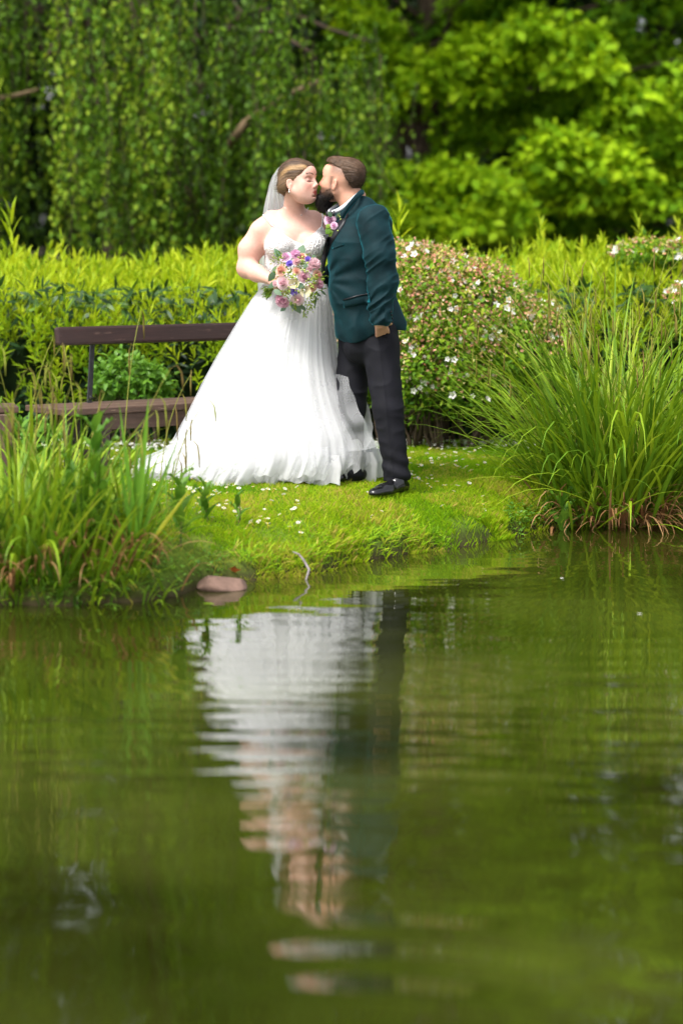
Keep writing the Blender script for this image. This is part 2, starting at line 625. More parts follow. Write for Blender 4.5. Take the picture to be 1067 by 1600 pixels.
def make_water():
    xs = np.linspace(-26, 26, 3)
    V = np.array([[-25, -8, 0], [25, -8, 0], [25, 16, 0], [-25, 16, 0]], float)
    m, nt, b = new_mat('pond_water')
    mk = noise_node(nt, 0.55, 3, 0.55)
    mkr = ramp(nt, [(.38, (0.010, 0.013, 0.001)), (.62, (0.038, 0.046, 0.006))], mk.outputs['Fac'])     # large patches of darker and milkier green murk
    nt.links.new(mkr.outputs[0], b.inputs['Base Color'])
    b.inputs['Roughness'].default_value = 0.02
    b.inputs['IOR'].default_value = 1.95
    geo = nt.nodes.new('ShaderNodeNewGeometry')

    def rings(center, wavelength, distort=1.5, dscale=1.0):
        mp = nt.nodes.new('ShaderNodeMapping')
        mp.inputs['Location'].default_value = (-center[0], -center[1], 0)
        nt.links.new(geo.outputs['Position'], mp.inputs['Vector'])
        w = N(nt, 'ShaderNodeTexWave', wave_type='RINGS', rings_direction='Z', wave_profile='SIN')
        w.inputs['Scale'].default_value = 2 * PI / wavelength / 20.0
        w.inputs['Distortion'].default_value = distort
        w.inputs['Detail'].default_value = 2.0
        w.inputs['Detail Scale'].default_value = dscale
        nt.links.new(mp.outputs[0], w.inputs['Vector'])
        return w.outputs['Fac']

    def mult(a, k):
        q = N(nt, 'ShaderNodeMath', operation='MULTIPLY')
        nt.links.new(a, q.inputs[0])
        if isinstance(k, (int, float)):
            q.inputs[1].default_value = k
        else:
            nt.links.new(k, q.inputs[1])
        return q.outputs[0]

    def add(a, c):
        q = N(nt, 'ShaderNodeMath', operation='ADD')
        nt.links.new(a, q.inputs[0]); nt.links.new(c, q.inputs[1])
        return q.outputs[0]

    sp = nt.nodes.new('ShaderNodeSeparateXYZ')
    nt.links.new(geo.outputs['Position'], sp.inputs[0])

    def window(lo0, lo1, hi0, hi1):
        a = N(nt, 'ShaderNodeMapRange', interpolation_type='SMOOTHSTEP'); a.inputs[1].default_value = lo0; a.inputs[2].default_value = lo1
        c = N(nt, 'ShaderNodeMapRange', interpolation_type='SMOOTHSTEP'); c.inputs[1].default_value = hi1; c.inputs[2].default_value = hi0
        nt.links.new(sp.outputs['Y'], a.inputs[0]); nt.links.new(sp.outputs['Y'], c.inputs[0])
        return mult(a.outputs[0], c.outputs[0])

    r1 = mult(mult(rings((-0.6, 1.5), 0.17, 5.0, 0.9), 0.0008), window(5.2, 6.6, 8.2, 9.6))
    n3 = noise_node(nt, 6.5, 2, 0.5, geo.outputs['Position'], (0.20, 1.0, 1.0))
    r1 = add(r1, mult(mult(n3.outputs['Fac'], 0.0042), window(5.2, 6.8, 8.4, 10.2)))
    r2 = mult(mult(rings((1.6, 14.5), 0.26, 4.0, 0.8), 0.00045), window(2.0, 5.0, 11.0, 12.5))
    def near(cx, cy, r0, r1):
        dn = N(nt, 'ShaderNodeVectorMath', operation='DISTANCE')
        nt.links.new(geo.outputs['Position'], dn.inputs[0]); dn.inputs[1].default_value = (cx, cy, 0)
        q = N(nt, 'ShaderNodeMapRange', interpolation_type='SMOOTHSTEP'); q.inputs[1].default_value = r1; q.inputs[2].default_value = r0
        nt.links.new(dn.outputs['Value'], q.inputs[0])
        return q.outputs[0]

    r3 = mult(mult(rings((0.0, 4.35), 0.27, 1.0, 0.5), 0.0105), near(0.20, 5.25, 0.10, 0.55))
    r4 = mult(mult(rings((0.0, 8.1), 0.10, 1.2, 0.8), 0.0011), near(0.38, 9.05, 0.15, 0.50))
    r3 = add(r3, r4)
    nm = noise_node(nt, 0.9, 2, 0.5, geo.outputs['Position'], (0.7, 1.0, 1.0))
    nmr = N(nt, 'ShaderNodeMapRange'); nmr.inputs[1].default_value = .38; nmr.inputs[2].default_value = .62; nmr.inputs[3].default_value = .15; nmr.inputs[4].default_value = 1.3
    nt.links.new(nm.outputs['Fac'], nmr.inputs[0])
    r1 = mult(r1, nmr.outputs[0])
    n1 = noise_node(nt, 2.2, 2, 0.5, geo.outputs['Position'], (0.45, 1.0, 1.0))
    n2 = noise_node(nt, 14.0, 2, 0.5, geo.outputs['Position'], (0.35, 1.0, 1.0))
    hgt = add(add(r1, r2), add(r3, add(mult(n1.outputs['Fac'], 0.0075), mult(n2.outputs['Fac'], 0.0003))))
    bp = nt.nodes.new('ShaderNodeBump')
    bp.inputs['Strength'].default_value = 1.0
    bp.inputs['Distance'].default_value = 1.0
    nt.links.new(hgt, bp.inputs['Height'])
    nt.links.new(bp.outputs[0], b.inputs['Normal'])
    o = mesh_np('water', V, [np.array([[0, 1, 2, 3]])], m)
    tag(o, kind='structure')


make_ground()
make_water()


# ------------------------------------------------------------------ trees behind
def limb(bag, pts, r0, r1, sides=7):
    pts = np.asarray(pts, float)
    bag.tube(pts, np.linspace(r0, r1, len(pts)), sides)


def curve(a, b, sag=(0, 0, 0), n=9, wob=0.0, r=random):
    a = np.asarray(a, float); b = np.asarray(b, float); sag = np.asarray(sag, float)
    t = np.linspace(0, 1, n)[:, None]
    p = a + (b - a) * t + sag * (4 * t * (1 - t))
    if wob:
        p[1:-1] += rng.normal(size=(n - 2, 3)) * wob
    return p


def tree_group(name, label, cat, base, trunk_top, trunk_r, clumps, mat, leaf, per, group=None, tiers=3, flat=0.35, limbs=True):
    """a tree: trunk with limbs reaching its clumps of leaves"""
    t = thing(name, label, cat, base, group)
    bag = Bag()
    base = np.asarray(base, float); top = np.asarray(trunk_top, float)
    limb(bag, curve(base - np.array([0, 0, .2]), top, (0.1, 0, 0), 10, 0.04), trunk_r, trunk_r * 0.3, 9)
    for ci, c in enumerate(clumps):
        if limbs and ci % 3 == 0:
            c0 = np.array(c[:3])
            h = np.clip((c0[2] - base[2]) * 0.75, 0.8, top[2] - base[2] - 0.3)
            a = base + (top - base) * (h / (top[2] - base[2]))
            limb(bag, curve(a, c0 - np.array([0, -.3, .1]), (0, 0, 0.15), 7, 0.05), trunk_r * 0.2, 0.012, 5)
    bag.build('trunk', M['bark'], t)
    PP, DD, NN, TT = [], [], [], []
    for c in clumps:
        cx, cy, cz, rx, rz = c[:5]
        dens = c[5] if len(c) > 5 else 1.0
        bias = c[6] if len(c) > 6 else 0.5
        n = int(per * rx * rx * dens)
        # several small leafy sprays, each a shallow dome, fill the clump
        ns = max(6, int(26 * rx * rx * dens))
        u = rand_dirs(ns)
        rad = rng.uniform(0.45, 1.0, ns)[:, None]
        sc = np.array([cx, cy, cz]) + u * rad * np.array([rx, rx * 0.8, rz])
        ids = rng.integers(0, ns, n)
        q = rand_dirs(n) * (rng.uniform(0, 1, (n, 1)) ** 0.5)
        sr = rng.uniform(0.16, 0.34, ns)[ids][:, None]
        p = sc[ids] + q * sr * np.array([1.25, 1.25, flat])
        p[:, 2] -= (q[:, 0] ** 2 + q[:, 1] ** 2) * sr[:, 0] * 0.5
        d = unit(q * np.array([1, 1, 0.2]) + rng.normal(size=(n, 3)) * 0.5 + np.array([0, 0, -0.25]))
        nn = unit(np.array([0, -.25, 1.0]) + rng.normal(size=(n, 3)) * 0.6)
        PP.append(p); DD.append(d); NN.append(nn)
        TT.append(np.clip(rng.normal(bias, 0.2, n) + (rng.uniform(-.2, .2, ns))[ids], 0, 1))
    Pn = np.concatenate(PP)
    n = len(Pn)
    L = leaf * rng.uniform(0.7, 1.3, n)
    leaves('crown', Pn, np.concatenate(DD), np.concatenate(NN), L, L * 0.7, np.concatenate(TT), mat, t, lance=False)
    return t


# bright broad-leaved tree on the right, with its layered boughs
def clump_at(px, py, Y, rpx, zpx, dens=1.0, bias=0.5):
    p = P(px, py, Y)
    k = Y / FPX
    return (p[0], p[1], p[2], rpx * k, zpx * k, dens, bias)


cl = []
for px, py, r, z, dn, bi, Y in [
        (600, 60, 70, 40, 1.2, .6, 26), (560, 20, 60, 40, 1, .55, 26.5), (668, 128, 40, 22, 1.2, .65, 25.6), (590, 160, 45, 25, 1, .5, 26),
        (700, 90, 60, 30, 1.2, .65, 25.4), (770, 55, 75, 36, 1.3, .7, 25.2), (850, 45, 75, 36, 1.3, .65, 25.2), (925, 90, 65, 36, 1.2, .6, 25.2),
        (740, 120, 60, 26, 1.1, .6, 25.5), (820, 100, 60, 24, 1, .5, 25.8), (980, 150, 60, 36, 1.1, .55, 25.2), (1030, 190, 55, 40, 1, .5, 25.4),
        (720, 180, 45, 26, 1, .5, 25.8), (745, 215, 40, 22, .8, .4, 26), (900, 130, 50, 22, .9, .5, 26), (1050, 90, 60, 40, .7, .35, 27),
        (640, 290, 60, 34, 1.3, .7, 24.6), (700, 275, 65, 34, 1.3, .7, 24.5), (760, 300, 60, 30, 1.2, .65, 24.5), (690, 335, 80, 34, 1.3, .65, 24.3),
        (620, 345, 60, 30, 1.2, .6, 24.6), (790, 335, 50, 26, 1.1, .55, 24.6), (880, 225, 60, 26, 1.2, .7, 24.9), (940, 240, 60, 24, 1.2, .7, 24.8),
        (990, 265, 40, 22, 1, .6, 24.9), (850, 270, 55, 24, 1.1, .6, 25), (960, 300, 55, 20, 1, .5, 25), (900, 300, 55, 22, .9, .5, 25.2),
        (1020, 310, 40, 18, .8, .5, 25), (672, 248, 30, 16, .8, .4, 25.8), (820, 215, 40, 20, .8, .45, 26), (1045, 230, 40, 25, .9, .55, 25.5)]:
    cl.append(clump_at(px, py, Y, r * 0.95, z * 1.0, dn, bi))
for k in range(46):       # inner boughs, their shade put in by a darker leaf tint
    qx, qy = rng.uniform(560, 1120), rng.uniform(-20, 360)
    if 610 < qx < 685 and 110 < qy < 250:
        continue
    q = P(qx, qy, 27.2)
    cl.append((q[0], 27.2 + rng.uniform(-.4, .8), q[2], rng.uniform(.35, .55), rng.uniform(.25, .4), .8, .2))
for k in range(130):       # the crown goes on above and beside the picture
    z = rng.uniform(4.6, 13.5)
    w = 5.2 * math.sqrt(max(0.1, 1 - ((z - 5) / 9.5) ** 2))
    a = rng.uniform(0, 2 * PI)
    rr = w * rng.uniform(0.55, 1.0)
    cl.append((2.6 + rr * math.cos(a), 28 + rr * 0.6 * math.sin(a), z, rng.uniform(.5, .9), rng.uniform(.3, .5), 0.6, .5))
for px, py, Y in [(1130, 120, 25.5), (1180, 250, 25), (1240, 60, 26), (1150, 330, 24.8)]:
    cl.append(clump_at(px, py, Y, 80, 40, 1, .55))
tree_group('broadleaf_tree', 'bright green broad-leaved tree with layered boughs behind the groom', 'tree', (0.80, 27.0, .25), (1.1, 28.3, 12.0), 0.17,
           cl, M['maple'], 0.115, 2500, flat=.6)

# weeping birch on the left
def make_birch():
    t = thing('weeping_birch', 'weeping birch with long hanging leafy strands behind the bride and bench', 'tree', (-2.4, 25.5, .25))
    bag = Bag()
    base = np.array([-2.4, 25.5, 0.1]); top = np.array([-2.1, 25.6, 11.5])
    limb(bag, curve(base, top, (0.2, 0, 0), 12, 0.05), 0.22, 0.06, 9)
    bun = []
    for k in range(135):
        z = rng.uniform(2.6, 11.5)
        x = rng.uniform(-7.5, 0.30)
        y = rng.uniform(21.6, 24.6)
        if x > -0.6:
            z = min(z, rng.uniform(2.6, 3.6)) if rng.uniform() < .5 else rng.uniform(6, 10)
        bun.append((x, y, z))
    for k in range(34):   # bundles that end low, along the visible front
        bun.append((rng.uniform(-4.2, 0.22), rng.uniform(21.2, 22.6), rng.uniform(2.4, 4.2)))
    for (x, y, z) in bun[:70]:
        h = min(z * 0.8, 10)
        a = base + (top - base) * (h / 11.4)
        limb(bag, curve(a, (x, y, z), (0, 0, 0.6), 8, 0.05), 0.05, 0.012, 5)
    bag.build('trunk', M['bark'], t)
    b2 = Bag()
    limb(b2, [P(385, 190, 22.0), P(420, 165, 22.0), P(460, 143, 22.05), P(505, 124, 22.1)], 0.035, 0.02, 6)
    limb(b2, [P(355, 230, 22.2), P(385, 190, 22.0)], 0.04, 0.035, 6)
    b2.build('branch', M['pale_twig'], t)
    b3 = Bag()
    limb(b3, [P(-20, 158, 22.0), P(30, 148, 22.0), P(60, 140, 22.1)], 0.03, 0.018, 6)
    b3.build('branch', M['pale_twig'], t)
    b4 = Bag()
    for k in range(7):
        limb(b4, [P(275 + k * 3, 285, 22.3), P(298 + (k - 3) * 4, 315, 22.3), P(300 + (k - 3) * 11, 350 + (k % 3) * 12, 22.3)], 0.014, 0.006, 5)
    b4.build('branch', M['pale_twig'], t)
    PP, DD, NN, TT = [], [], [], []
    tw = Bag()
    for (x, y, z) in bun:
        ns = rng.integers(9, 15)
        low = rng.uniform(0.9, 2.2)
        bt = rng.uniform(-.42, .30)
        for s in range(ns):
            x0 = x + rng.normal() * 0.20; y0 = y + rng.normal() * 0.22; z0 = z + rng.normal() * .15
            ln = min(rng.uniform(1.0, 3.2), max(0.5, z0 - low))
            m = int(ln / 0.042)
            if m < 4:
                continue
            s_ = np.linspace(0, 1, m)
            wx = rng.normal() * .14; wy = rng.normal() * .1
            ph = rng.uniform(0, 6)
            pts = np.stack([x0 + wx * s_ ** 1.5 + 0.03 * np.sin(s_ * 7 + ph), y0 + wy * s_ + 0.02 * np.cos(s_ * 6 + ph), z0 - ln * s_], 1)
            PP.append(pts + rng.normal(size=(m, 3)) * .022)
            az = rng.uniform(0, 2 * PI, m)
            DD.append(np.stack([np.cos(az) * .6, np.sin(az) * .6, rng.uniform(-1.2, -.3, m)], 1))
            nv = np.stack([np.cos(az + rng.normal(size=m) * .7), np.sin(az + rng.normal(size=m) * .7), rng.uniform(.2, 1.2, m)], 1)
            NN.append(nv)
            TT.append(np.clip(rng.normal(.5 + bt, .22, m), 0, 1))
            if s % 3 == 0 and z0 < 6:
                tw.tube(pts[::max(1, m // 5)], np.full(len(pts[::max(1, m // 5)]), 0.004), 3)
    tw.build('twig', M['bark'], t)
    Pn = np.concatenate(PP); n = len(Pn)
    L = 0.062 * rng.uniform(.7, 1.35, n)
    leaves('crown', Pn, np.concatenate(DD), np.concatenate(NN), L, L * .72, np.concatenate(TT), M['birch'], t, lance=False)


make_birch()

# the darker wood behind
dark = [(-7.5, 33, 15, 'dark tree at the far left of the wood behind the birch'), (-3.2, 35, 17, 'dark tree straight behind the weeping birch'),
        (0.6, 33.5, 16, 'dark tree between the birch and the bright tree'), (4.4, 35, 17, 'dark tree straight behind the bright broad-leaved tree'),
        (8.2, 32, 15, 'dark tree at the far right of the wood'), (-12, 37, 16, 'dark tree beyond the left end of the hedge'), (13, 36, 16, 'dark tree beyond the right end of the hedge')]
for (x, y, h, lab) in dark:
    cl = []
    for k in range(125):
        z = rng.uniform(0.8, h) if k > 30 else rng.uniform(.6, 6)
        w = 3.1 * (1 - (z / h) ** 2.2) + .5
        a = rng.uniform(0, 2 * PI)
        rr = w * rng.uniform(.5, 1)
        cl.append((x + rr * math.cos(a), y + rr * .75 * math.sin(a), z, rng.uniform(.6, 1.0), rng.uniform(.3, .6), 1.0, rng.uniform(.3, .6)))
    tree_group('woodland_tree', lab, 'tree', (x, y, .25), (x + .2, y, h * .9), .28, cl, M['dark_tree'], .18, 540, 'dark trees of the wood behind', limbs=False, flat=.7)
# far-off wood that reads as one mass
n = 70000
px = rng.uniform(-40, 40, n); pz = rng.uniform(0.2, 23, n) ; py = 44 + rng.normal(size=n) * 1.5 + 0.01 * px ** 2
o = leaves('distant_wood', np.stack([px, py, pz], 1), rand_dirs(n), rand_dirs(n), rng.uniform(.35, .7, n), rng.uniform(.3, .5, n), rng.uniform(0, .7, n), M['dark_tree'], None, lance=False)
tag(o, 'far dark mass of woodland closing the view', 'wood', kind='stuff')


# ------------------------------------------------------------------ the hedge
def shoot_arrays(r, nl=11, h=0.2, L=0.095, upright=0.8):
    """an upright young shoot: thin stem with narrow leaves rising round it (local coordinates)"""
    PP, DD, NN = [], [], []
    for k in range(nl):
        s = (k + 1) / nl
        a = k * 2.4 + r.uniform(-.3, .3)
        PP.append((0.004 * math.cos(a), 0.004 * math.sin(a), h * s))
        out = (1.05 - s * 0.75)
        DD.append((math.cos(a) * out, math.sin(a) * out, upright + s * .9))
        NN.append((-math.cos(a) * upright, -math.sin(a) * upright, out + .3))
    LL = np.array([L * r.uniform(.75, 1.15) * (1.0 - .25 * abs(k / nl - .5)) for k in range(nl)])
    return np.array(PP), np.array(DD), np.array(NN), LL


def hedge_front(x):
    return 15.95 + 0.12 * np.sin(x * 1.7) + 0.06 * np.sin(x * 4.3 + 1)


def hedge_top(x, y):
    """height of the hedge's surface at x, y"""
    q = np.clip((y - hedge_front(x)) / 1.7, 0, 1)
    return 1.10 + 0.36 * np.sqrt(q) + 0.05 * np.sin(x * 2.1 + 2) + 0.03 * np.sin(x * 5.2) + np.clip(x - .3, 0, 3) * 0.045


hedge = thing('hedge', 'long clipped laurel hedge with yellow-green new shoots behind the bench and the couple', 'hedge', (0, 17, LAWN))
# dark filler sheet that closes the hedge, inner shade put into its colour
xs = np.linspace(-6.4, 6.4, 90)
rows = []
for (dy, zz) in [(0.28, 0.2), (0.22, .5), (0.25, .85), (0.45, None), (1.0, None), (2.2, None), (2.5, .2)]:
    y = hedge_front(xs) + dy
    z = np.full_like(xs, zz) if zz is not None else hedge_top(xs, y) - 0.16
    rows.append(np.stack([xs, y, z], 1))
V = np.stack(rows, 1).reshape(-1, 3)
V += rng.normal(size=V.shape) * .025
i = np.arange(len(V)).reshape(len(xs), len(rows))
mesh_np('shade_filler_sheet', V, [np.stack([i[:-1, :-1], i[1:, :-1], i[1:, 1:], i[:-1, 1:]], -1).reshape(-1, 4)], M['core'], hedge)
# old leaves on the front face
n = 14500
x = rng.uniform(-6.3, 6.3, n)
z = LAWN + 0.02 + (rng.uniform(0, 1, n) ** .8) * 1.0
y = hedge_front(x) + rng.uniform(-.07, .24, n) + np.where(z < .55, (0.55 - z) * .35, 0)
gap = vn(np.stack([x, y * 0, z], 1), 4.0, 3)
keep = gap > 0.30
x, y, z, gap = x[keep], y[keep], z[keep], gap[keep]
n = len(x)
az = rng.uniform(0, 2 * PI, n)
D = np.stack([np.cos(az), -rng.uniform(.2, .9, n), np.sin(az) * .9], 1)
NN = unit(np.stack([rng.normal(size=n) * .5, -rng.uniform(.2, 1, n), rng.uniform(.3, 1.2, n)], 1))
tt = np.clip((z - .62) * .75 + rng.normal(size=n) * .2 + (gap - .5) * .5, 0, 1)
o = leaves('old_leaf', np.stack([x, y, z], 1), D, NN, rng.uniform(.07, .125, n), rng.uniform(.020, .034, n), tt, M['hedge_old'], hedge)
o['kind'] = 'stuff'
# new shoots: the largest in view are parts of their own, the rest one mesh
VAR = [shoot_arrays(random.Random(k), 10 + k % 4, .17 + .03 * (k % 4), .095) for k in range(8)]


def place_shoots(pos, ax, hs, az):
    """merge many shoots: returns arrays for leaves()"""
    A, B, C, Lh, Tn = [], [], [], [], []
    for j in range(len(pos)):
        p, d, nn, L = VAR[j % 8]
        c, s = math.cos(az[j]), math.sin(az[j])
        Rz = np.array([[c, -s, 0], [s, c, 0], [0, 0, 1]])
        up = unit(ax[j]); e1 = unit(np.cross([0, 1, 0.01], up)); e2 = np.cross(up, e1)
        R = np.stack([e1, e2, up], 1) @ Rz
        A.append(p @ R.T * hs[j] + pos[j]); B.append(d @ R.T); C.append(nn @ R.T); Lh.append(L * hs[j])
        Tn.append(np.clip(np.full(len(L), rng.uniform(.05, .95)) + rng.normal(size=len(L)) * .12, 0, 1))
    return np.concatenate(A), np.concatenate(B), np.concatenate(C), np.concatenate(Lh), np.concatenate(Tn)


n = 4300
x = rng.uniform(-6.2, 6.2, n)
u = rng.uniform(0, 1, n)
y = hedge_front(x) - .05 + (u ** 1.3) * 2.0
z = hedge_top(x, y) - rng.uniform(.10, .24, n)
fr = u < .16
z[fr] -= rng.uniform(0, .12, fr.sum())
pos = np.stack([x, y, z], 1)
ax = np.stack([rng.normal(size=n) * .35, rng.normal(size=n) * .3 - np.where(fr, .5, .05), np.ones(n)], 1)
A, B, C, Lh, Tn = place_shoots(pos, ax, rng.uniform(.5, 1.15, n), rng.uniform(0, 6.3, n))
o = leaves('young_shoot', A, B, C, Lh * 1.15, Lh * .22, Tn, M['hedge_new'], hedge, bend=.2)
o['kind'] = 'stuff'
# a thinner scatter of lighter shoots down the front face
n = 760
x = rng.uniform(-6.2, 6.2, n); z = .40 + .62 * rng.uniform(0, 1, n) ** .6
pos = np.stack([x, hedge_front(x) - .05 + rng.uniform(-.05, .08, n), z], 1)
ax = np.stack([rng.normal(size=n) * .5, -rng.uniform(.4, 1.3, n), rng.uniform(.3, 1.2, n)], 1)
A, B, C, Lh, Tn = place_shoots(pos, ax, rng.uniform(.6, 1.0, n), rng.uniform(0, 6.3, n))
o = leaves('young_shoot', A, B, C, Lh, Lh * .2, Tn * .35, M['hedge_new'], hedge, bend=.2)
o['kind'] = 'stuff'
protos = []
for k in range(8):
    p, d, nn, L = VAR[k]
    q = leaves('leafy_shoot', p, d, nn, L * 1.1, L * .2, np.clip(.55 + rng.normal(size=len(L)) * .15, 0, 1), M['hedge_new'], None, bend=.2)
    protos.append(q)
for j in range(300):
    src = protos[j % 8]
    o = src if j < 8 else src.copy()
    if j >= 8:
        COL.objects.link(o)
    o.parent = hedge
    X = random.uniform(-2.5, 2.5)
    if j % 5 == 0:
        Y = float(hedge_front(X)) + random.uniform(1.0, 1.7)
    else:
        Y = float(hedge_front(X)) + random.uniform(-.08, .35)
    Z = float(hedge_top(X, Y)) - random.uniform(.05, .2)
    o.location = (X, Y - 17, Z - LAWN)
    o.rotation_euler = (random.uniform(-.1, .4), random.uniform(-.3, .3), random.uniform(0, 6.3))
    s = random.uniform(.7, 1.15)
    o.scale = (s, s, s)
# tall sprays that stick out above the hedge
for (px, py, Yd, s) in [(22, 418, 16.6, 1.6), (618, 396, 16.4, 1.5), (98, 412, 16.8, .9), (840, 376, 17.2, .9), (1000, 374, 17.2, .9)]:
    o = protos[int(px) % 8].copy()
    COL.objects.link(o)
    o.parent = hedge
    q = P(px, py, Yd)
    o.location = (q[0], q[1] - 17, q[2] - LAWN - .05)
    o.scale = (s, s, s * 1.1)
    o.rotation_euler = (random.uniform(-.15, .15), random.uniform(-.15, .15), random.uniform(0, 6))


# ------------------------------------------------------------------ flowering bushes in front of the hedge
def flower_proto(name, r, mat, petals=5, cup=.35):
    b = Bag()
    for k in range(petals):
        a = 2 * PI * k / petals
        c, s = math.cos(a), math.sin(a)
        t = np.array([-s, c, 0])
        d = np.array([c, s, 0])
        V = [d * r * .1, d * r * .55 + t * r * .38 + np.array([0, 0, r * cup * .5]), d * r + np.array([0, 0, r * cup]), d * r * .55 - t * r * .38 + np.array([0, 0, r * cup * .5])]
        b.add(V, [np.array([[0, 3, 2, 1]])], .5 + .5 * (k % 2))
    return b.build(name, mat, None, smooth=False)


def make_bush(name, label, blobs, nleaf, nflower, nbud, leaf=0.04, pink_top=True, Lmat='bush'):
    """blobs: (px, py, Y, rx, ry, rz) in metres; leaves spread in the outer part of the blobs"""
    c0 = P(blobs[0][0], 690, blobs[0][2])
    t = thing(name, label, 'bush', (c0[0], blobs[0][2], LAWN))
    tot = sum(b[3] * b[5] for b in blobs)
    PP, OUT, FP, BP, FO = [], [], [], [], []
    core = Bag()
    for (px, py, Y, rx, ry, rz) in blobs:
        c = P(px, py, Y)
        w = rx * rz / tot
        u = rand_dirs(int(nleaf * w))
        rad = rng.uniform(.62, 1.06, len(u))[:, None]
        n3 = vn(u * 3.2 + c, 1.0, 9)[:, None]
        PP.append(c + u * rad * (0.64 + .72 * n3) * np.array([rx, ry, rz])); OUT.append(u)
        u = rand_dirs(int(nflower * w * 3)); u = u[(u[:, 1] < .3) & (u[:, 2] > -.25)]
        FP.append(c + u * np.array([rx, ry, rz]) * rng.uniform(.95, 1.1, len(u))[:, None]); FO.append(u)
        u = rand_dirs(int(nbud * w * 2.2)); u = u[(u[:, 1] < .5) & (u[:, 2] > .12 + rng.normal(size=len(u)) * .22)]
        BP.append(c + u * np.array([rx, ry, rz]) * rng.uniform(.9, 1.13, len(u))[:, None])
        for k in range(5):
            q = rand_dirs(1)[0] * np.array([rx, ry, rz]) * .6
            core.tube(curve((c[0] + q[0] * .2, Y, LAWN), c + q, (0, 0, 0), 6, .02), np.linspace(.012, .004, 6), 5)
    core.build('branch', M['bark'], t)
    Pn = np.concatenate(PP); O = np.concatenate(OUT)
    k = Pn[:, 2] > LAWN + .05
    Pn, O = Pn[k], O[k]
    n = len(Pn)
    leaves('leaf', Pn, unit(O * .5 + rng.normal(size=(n, 3)) * .8), unit(O * .6 + np.array([0, 0, .8]) + rng.normal(size=(n, 3)) * .5),
           leaf * rng.uniform(.7, 1.3, n), leaf * .5 * rng.uniform(.8, 1.2, n), np.clip(rng.normal(.45, .22, n) + O[:, 2] * .15, 0, 1), M[Lmat], t)['kind'] = 'stuff'
    if nbud:
        B = np.concatenate(BP); n = len(B)
        leaves('bud', B, rand_dirs(n), rand_dirs(n), rng.uniform(.018, .032, n), rng.uniform(.013, .022, n), rng.uniform(0, 1, n), M['bud'], t, lance=False)['kind'] = 'stuff'
    if nflower:
        F = np.concatenate(FP); O = np.concatenate(FO)
        pr = [flower_proto('flower', .017, M['white_petal'], 5, .3), flower_proto('flower', .023, M['white_petal'], 5, .6)]
        sel = rng.permutation(len(F))[:nflower]
        for j, s in enumerate(sel):
            o = pr[j % 2] if j < 2 else pr[j % 2].copy()
            if j >= 2:
                COL.objects.link(o)
            o.parent = t
            o.location = Vector(F[s]) - t.location
            dr = Vector(unit(O[s] + rng.normal(size=3) * .4 + np.array([0, -.4, .2])))
            o.rotation_euler = dr.to_track_quat('Z', 'Y').to_euler()
            sc = random.uniform(.7, 1.3)
            o.scale = (sc, sc, sc)
    return t


make_bush('flowering_bush', 'rounded bush of pink buds and small white flowers between the groom and the tall sedge',
          [(655, 480, 15.35, .36, .4, .37), (735, 505, 15.3, .42, .42, .36), (800, 545, 15.35, .36, .4, .29), (690, 560, 15.2, .40, .38, .28),
           (645, 595, 15.25, .22, .3, .24), (600, 520, 15.6, .35, .3, .4), (700, 440, 15.5, .28, .3, .20), (730, 610, 15.2, .25, .3, .16),
           (672, 408, 15.5, .14, .12, .11), (625, 402, 15.5, .16, .12, .12), (762, 436, 15.4, .16, .14, .13), (838, 498, 15.3, .17, .14, .12), (865, 560, 15.3, .14, .14, .16)], 17000, 170, 7500, .040)
make_bush('flowering_bush', 'small flowering bush at the right edge topping the hedge',
          [(1015, 395, 16.3, .26, .2, .09), (1075, 398, 16.2, .2, .2, .10), (1078, 470, 15.8, .16, .2, .14)], 1500, 40, 700, .05)
make_bush('low_shrub', 'low light green shrub growing behind the bench seat',
          [(200, 585, 15.35, .20, .16, .14), (235, 600, 15.35, .14, .14, .13), (168, 596, 15.4, .12, .14, .12)], 1300, 0, 0, .055, Lmat='dock')
make_bush('low_shrub', 'bright leafy weed clump under the left end of the bench',
          [(50, 690, 14.9, .30, .2, .12), (0, 680, 14.9, .25, .2, .16)], 700, 0, 0, .065, Lmat='dock')


# ------------------------------------------------------------------ benches
def wood_mat(name, base, worn, rough=0.45):
    m, nt, b = new_mat(name)
    n1 = noise_node(nt, 6, 5, .6, None, (1.0, 14.0, 14.0))
    r = ramp(nt, [(.25, tuple(c * .6 for c in base)), (.6, base), (.8, tuple(c * 1.35 for c in base))], n1.outputs['Fac'])
    n2 = noise_node(nt, 16, 6, .7, None, (.5, 2.5, 2.5))
    r2 = ramp(nt, [(.60, (0, 0, 0)), (.68, (1, 1, 1))], n2.outputs['Fac'])
    mx = N(nt, 'ShaderNodeMix', data_type='RGBA')
    nt.links.new(r2.outputs[0], mx.inputs[0]); nt.links.new(r.outputs[0], mx.inputs[6])
    mx.inputs[7].default_value = (*worn, 1)
    nt.links.new(mx.outputs[2], b.inputs['Base Color'])
    b.inputs['Roughness'].default_value = rough
    bump(nt, b, n1.outputs['Fac'], .5, .002)
    return m


M['bench'] = wood_mat('stained_bench_wood', (0.036, 0.014, 0.012), (0.11, 0.06, 0.045), .5)
M['bench_worn'] = wood_mat('worn_bench_wood', (0.09, 0.048, 0.032), (0.26, 0.18, 0.12), .65)
M['iron'] = simple_mat('black_iron', (.02, .02, .022), .5, .4, .3, 30)


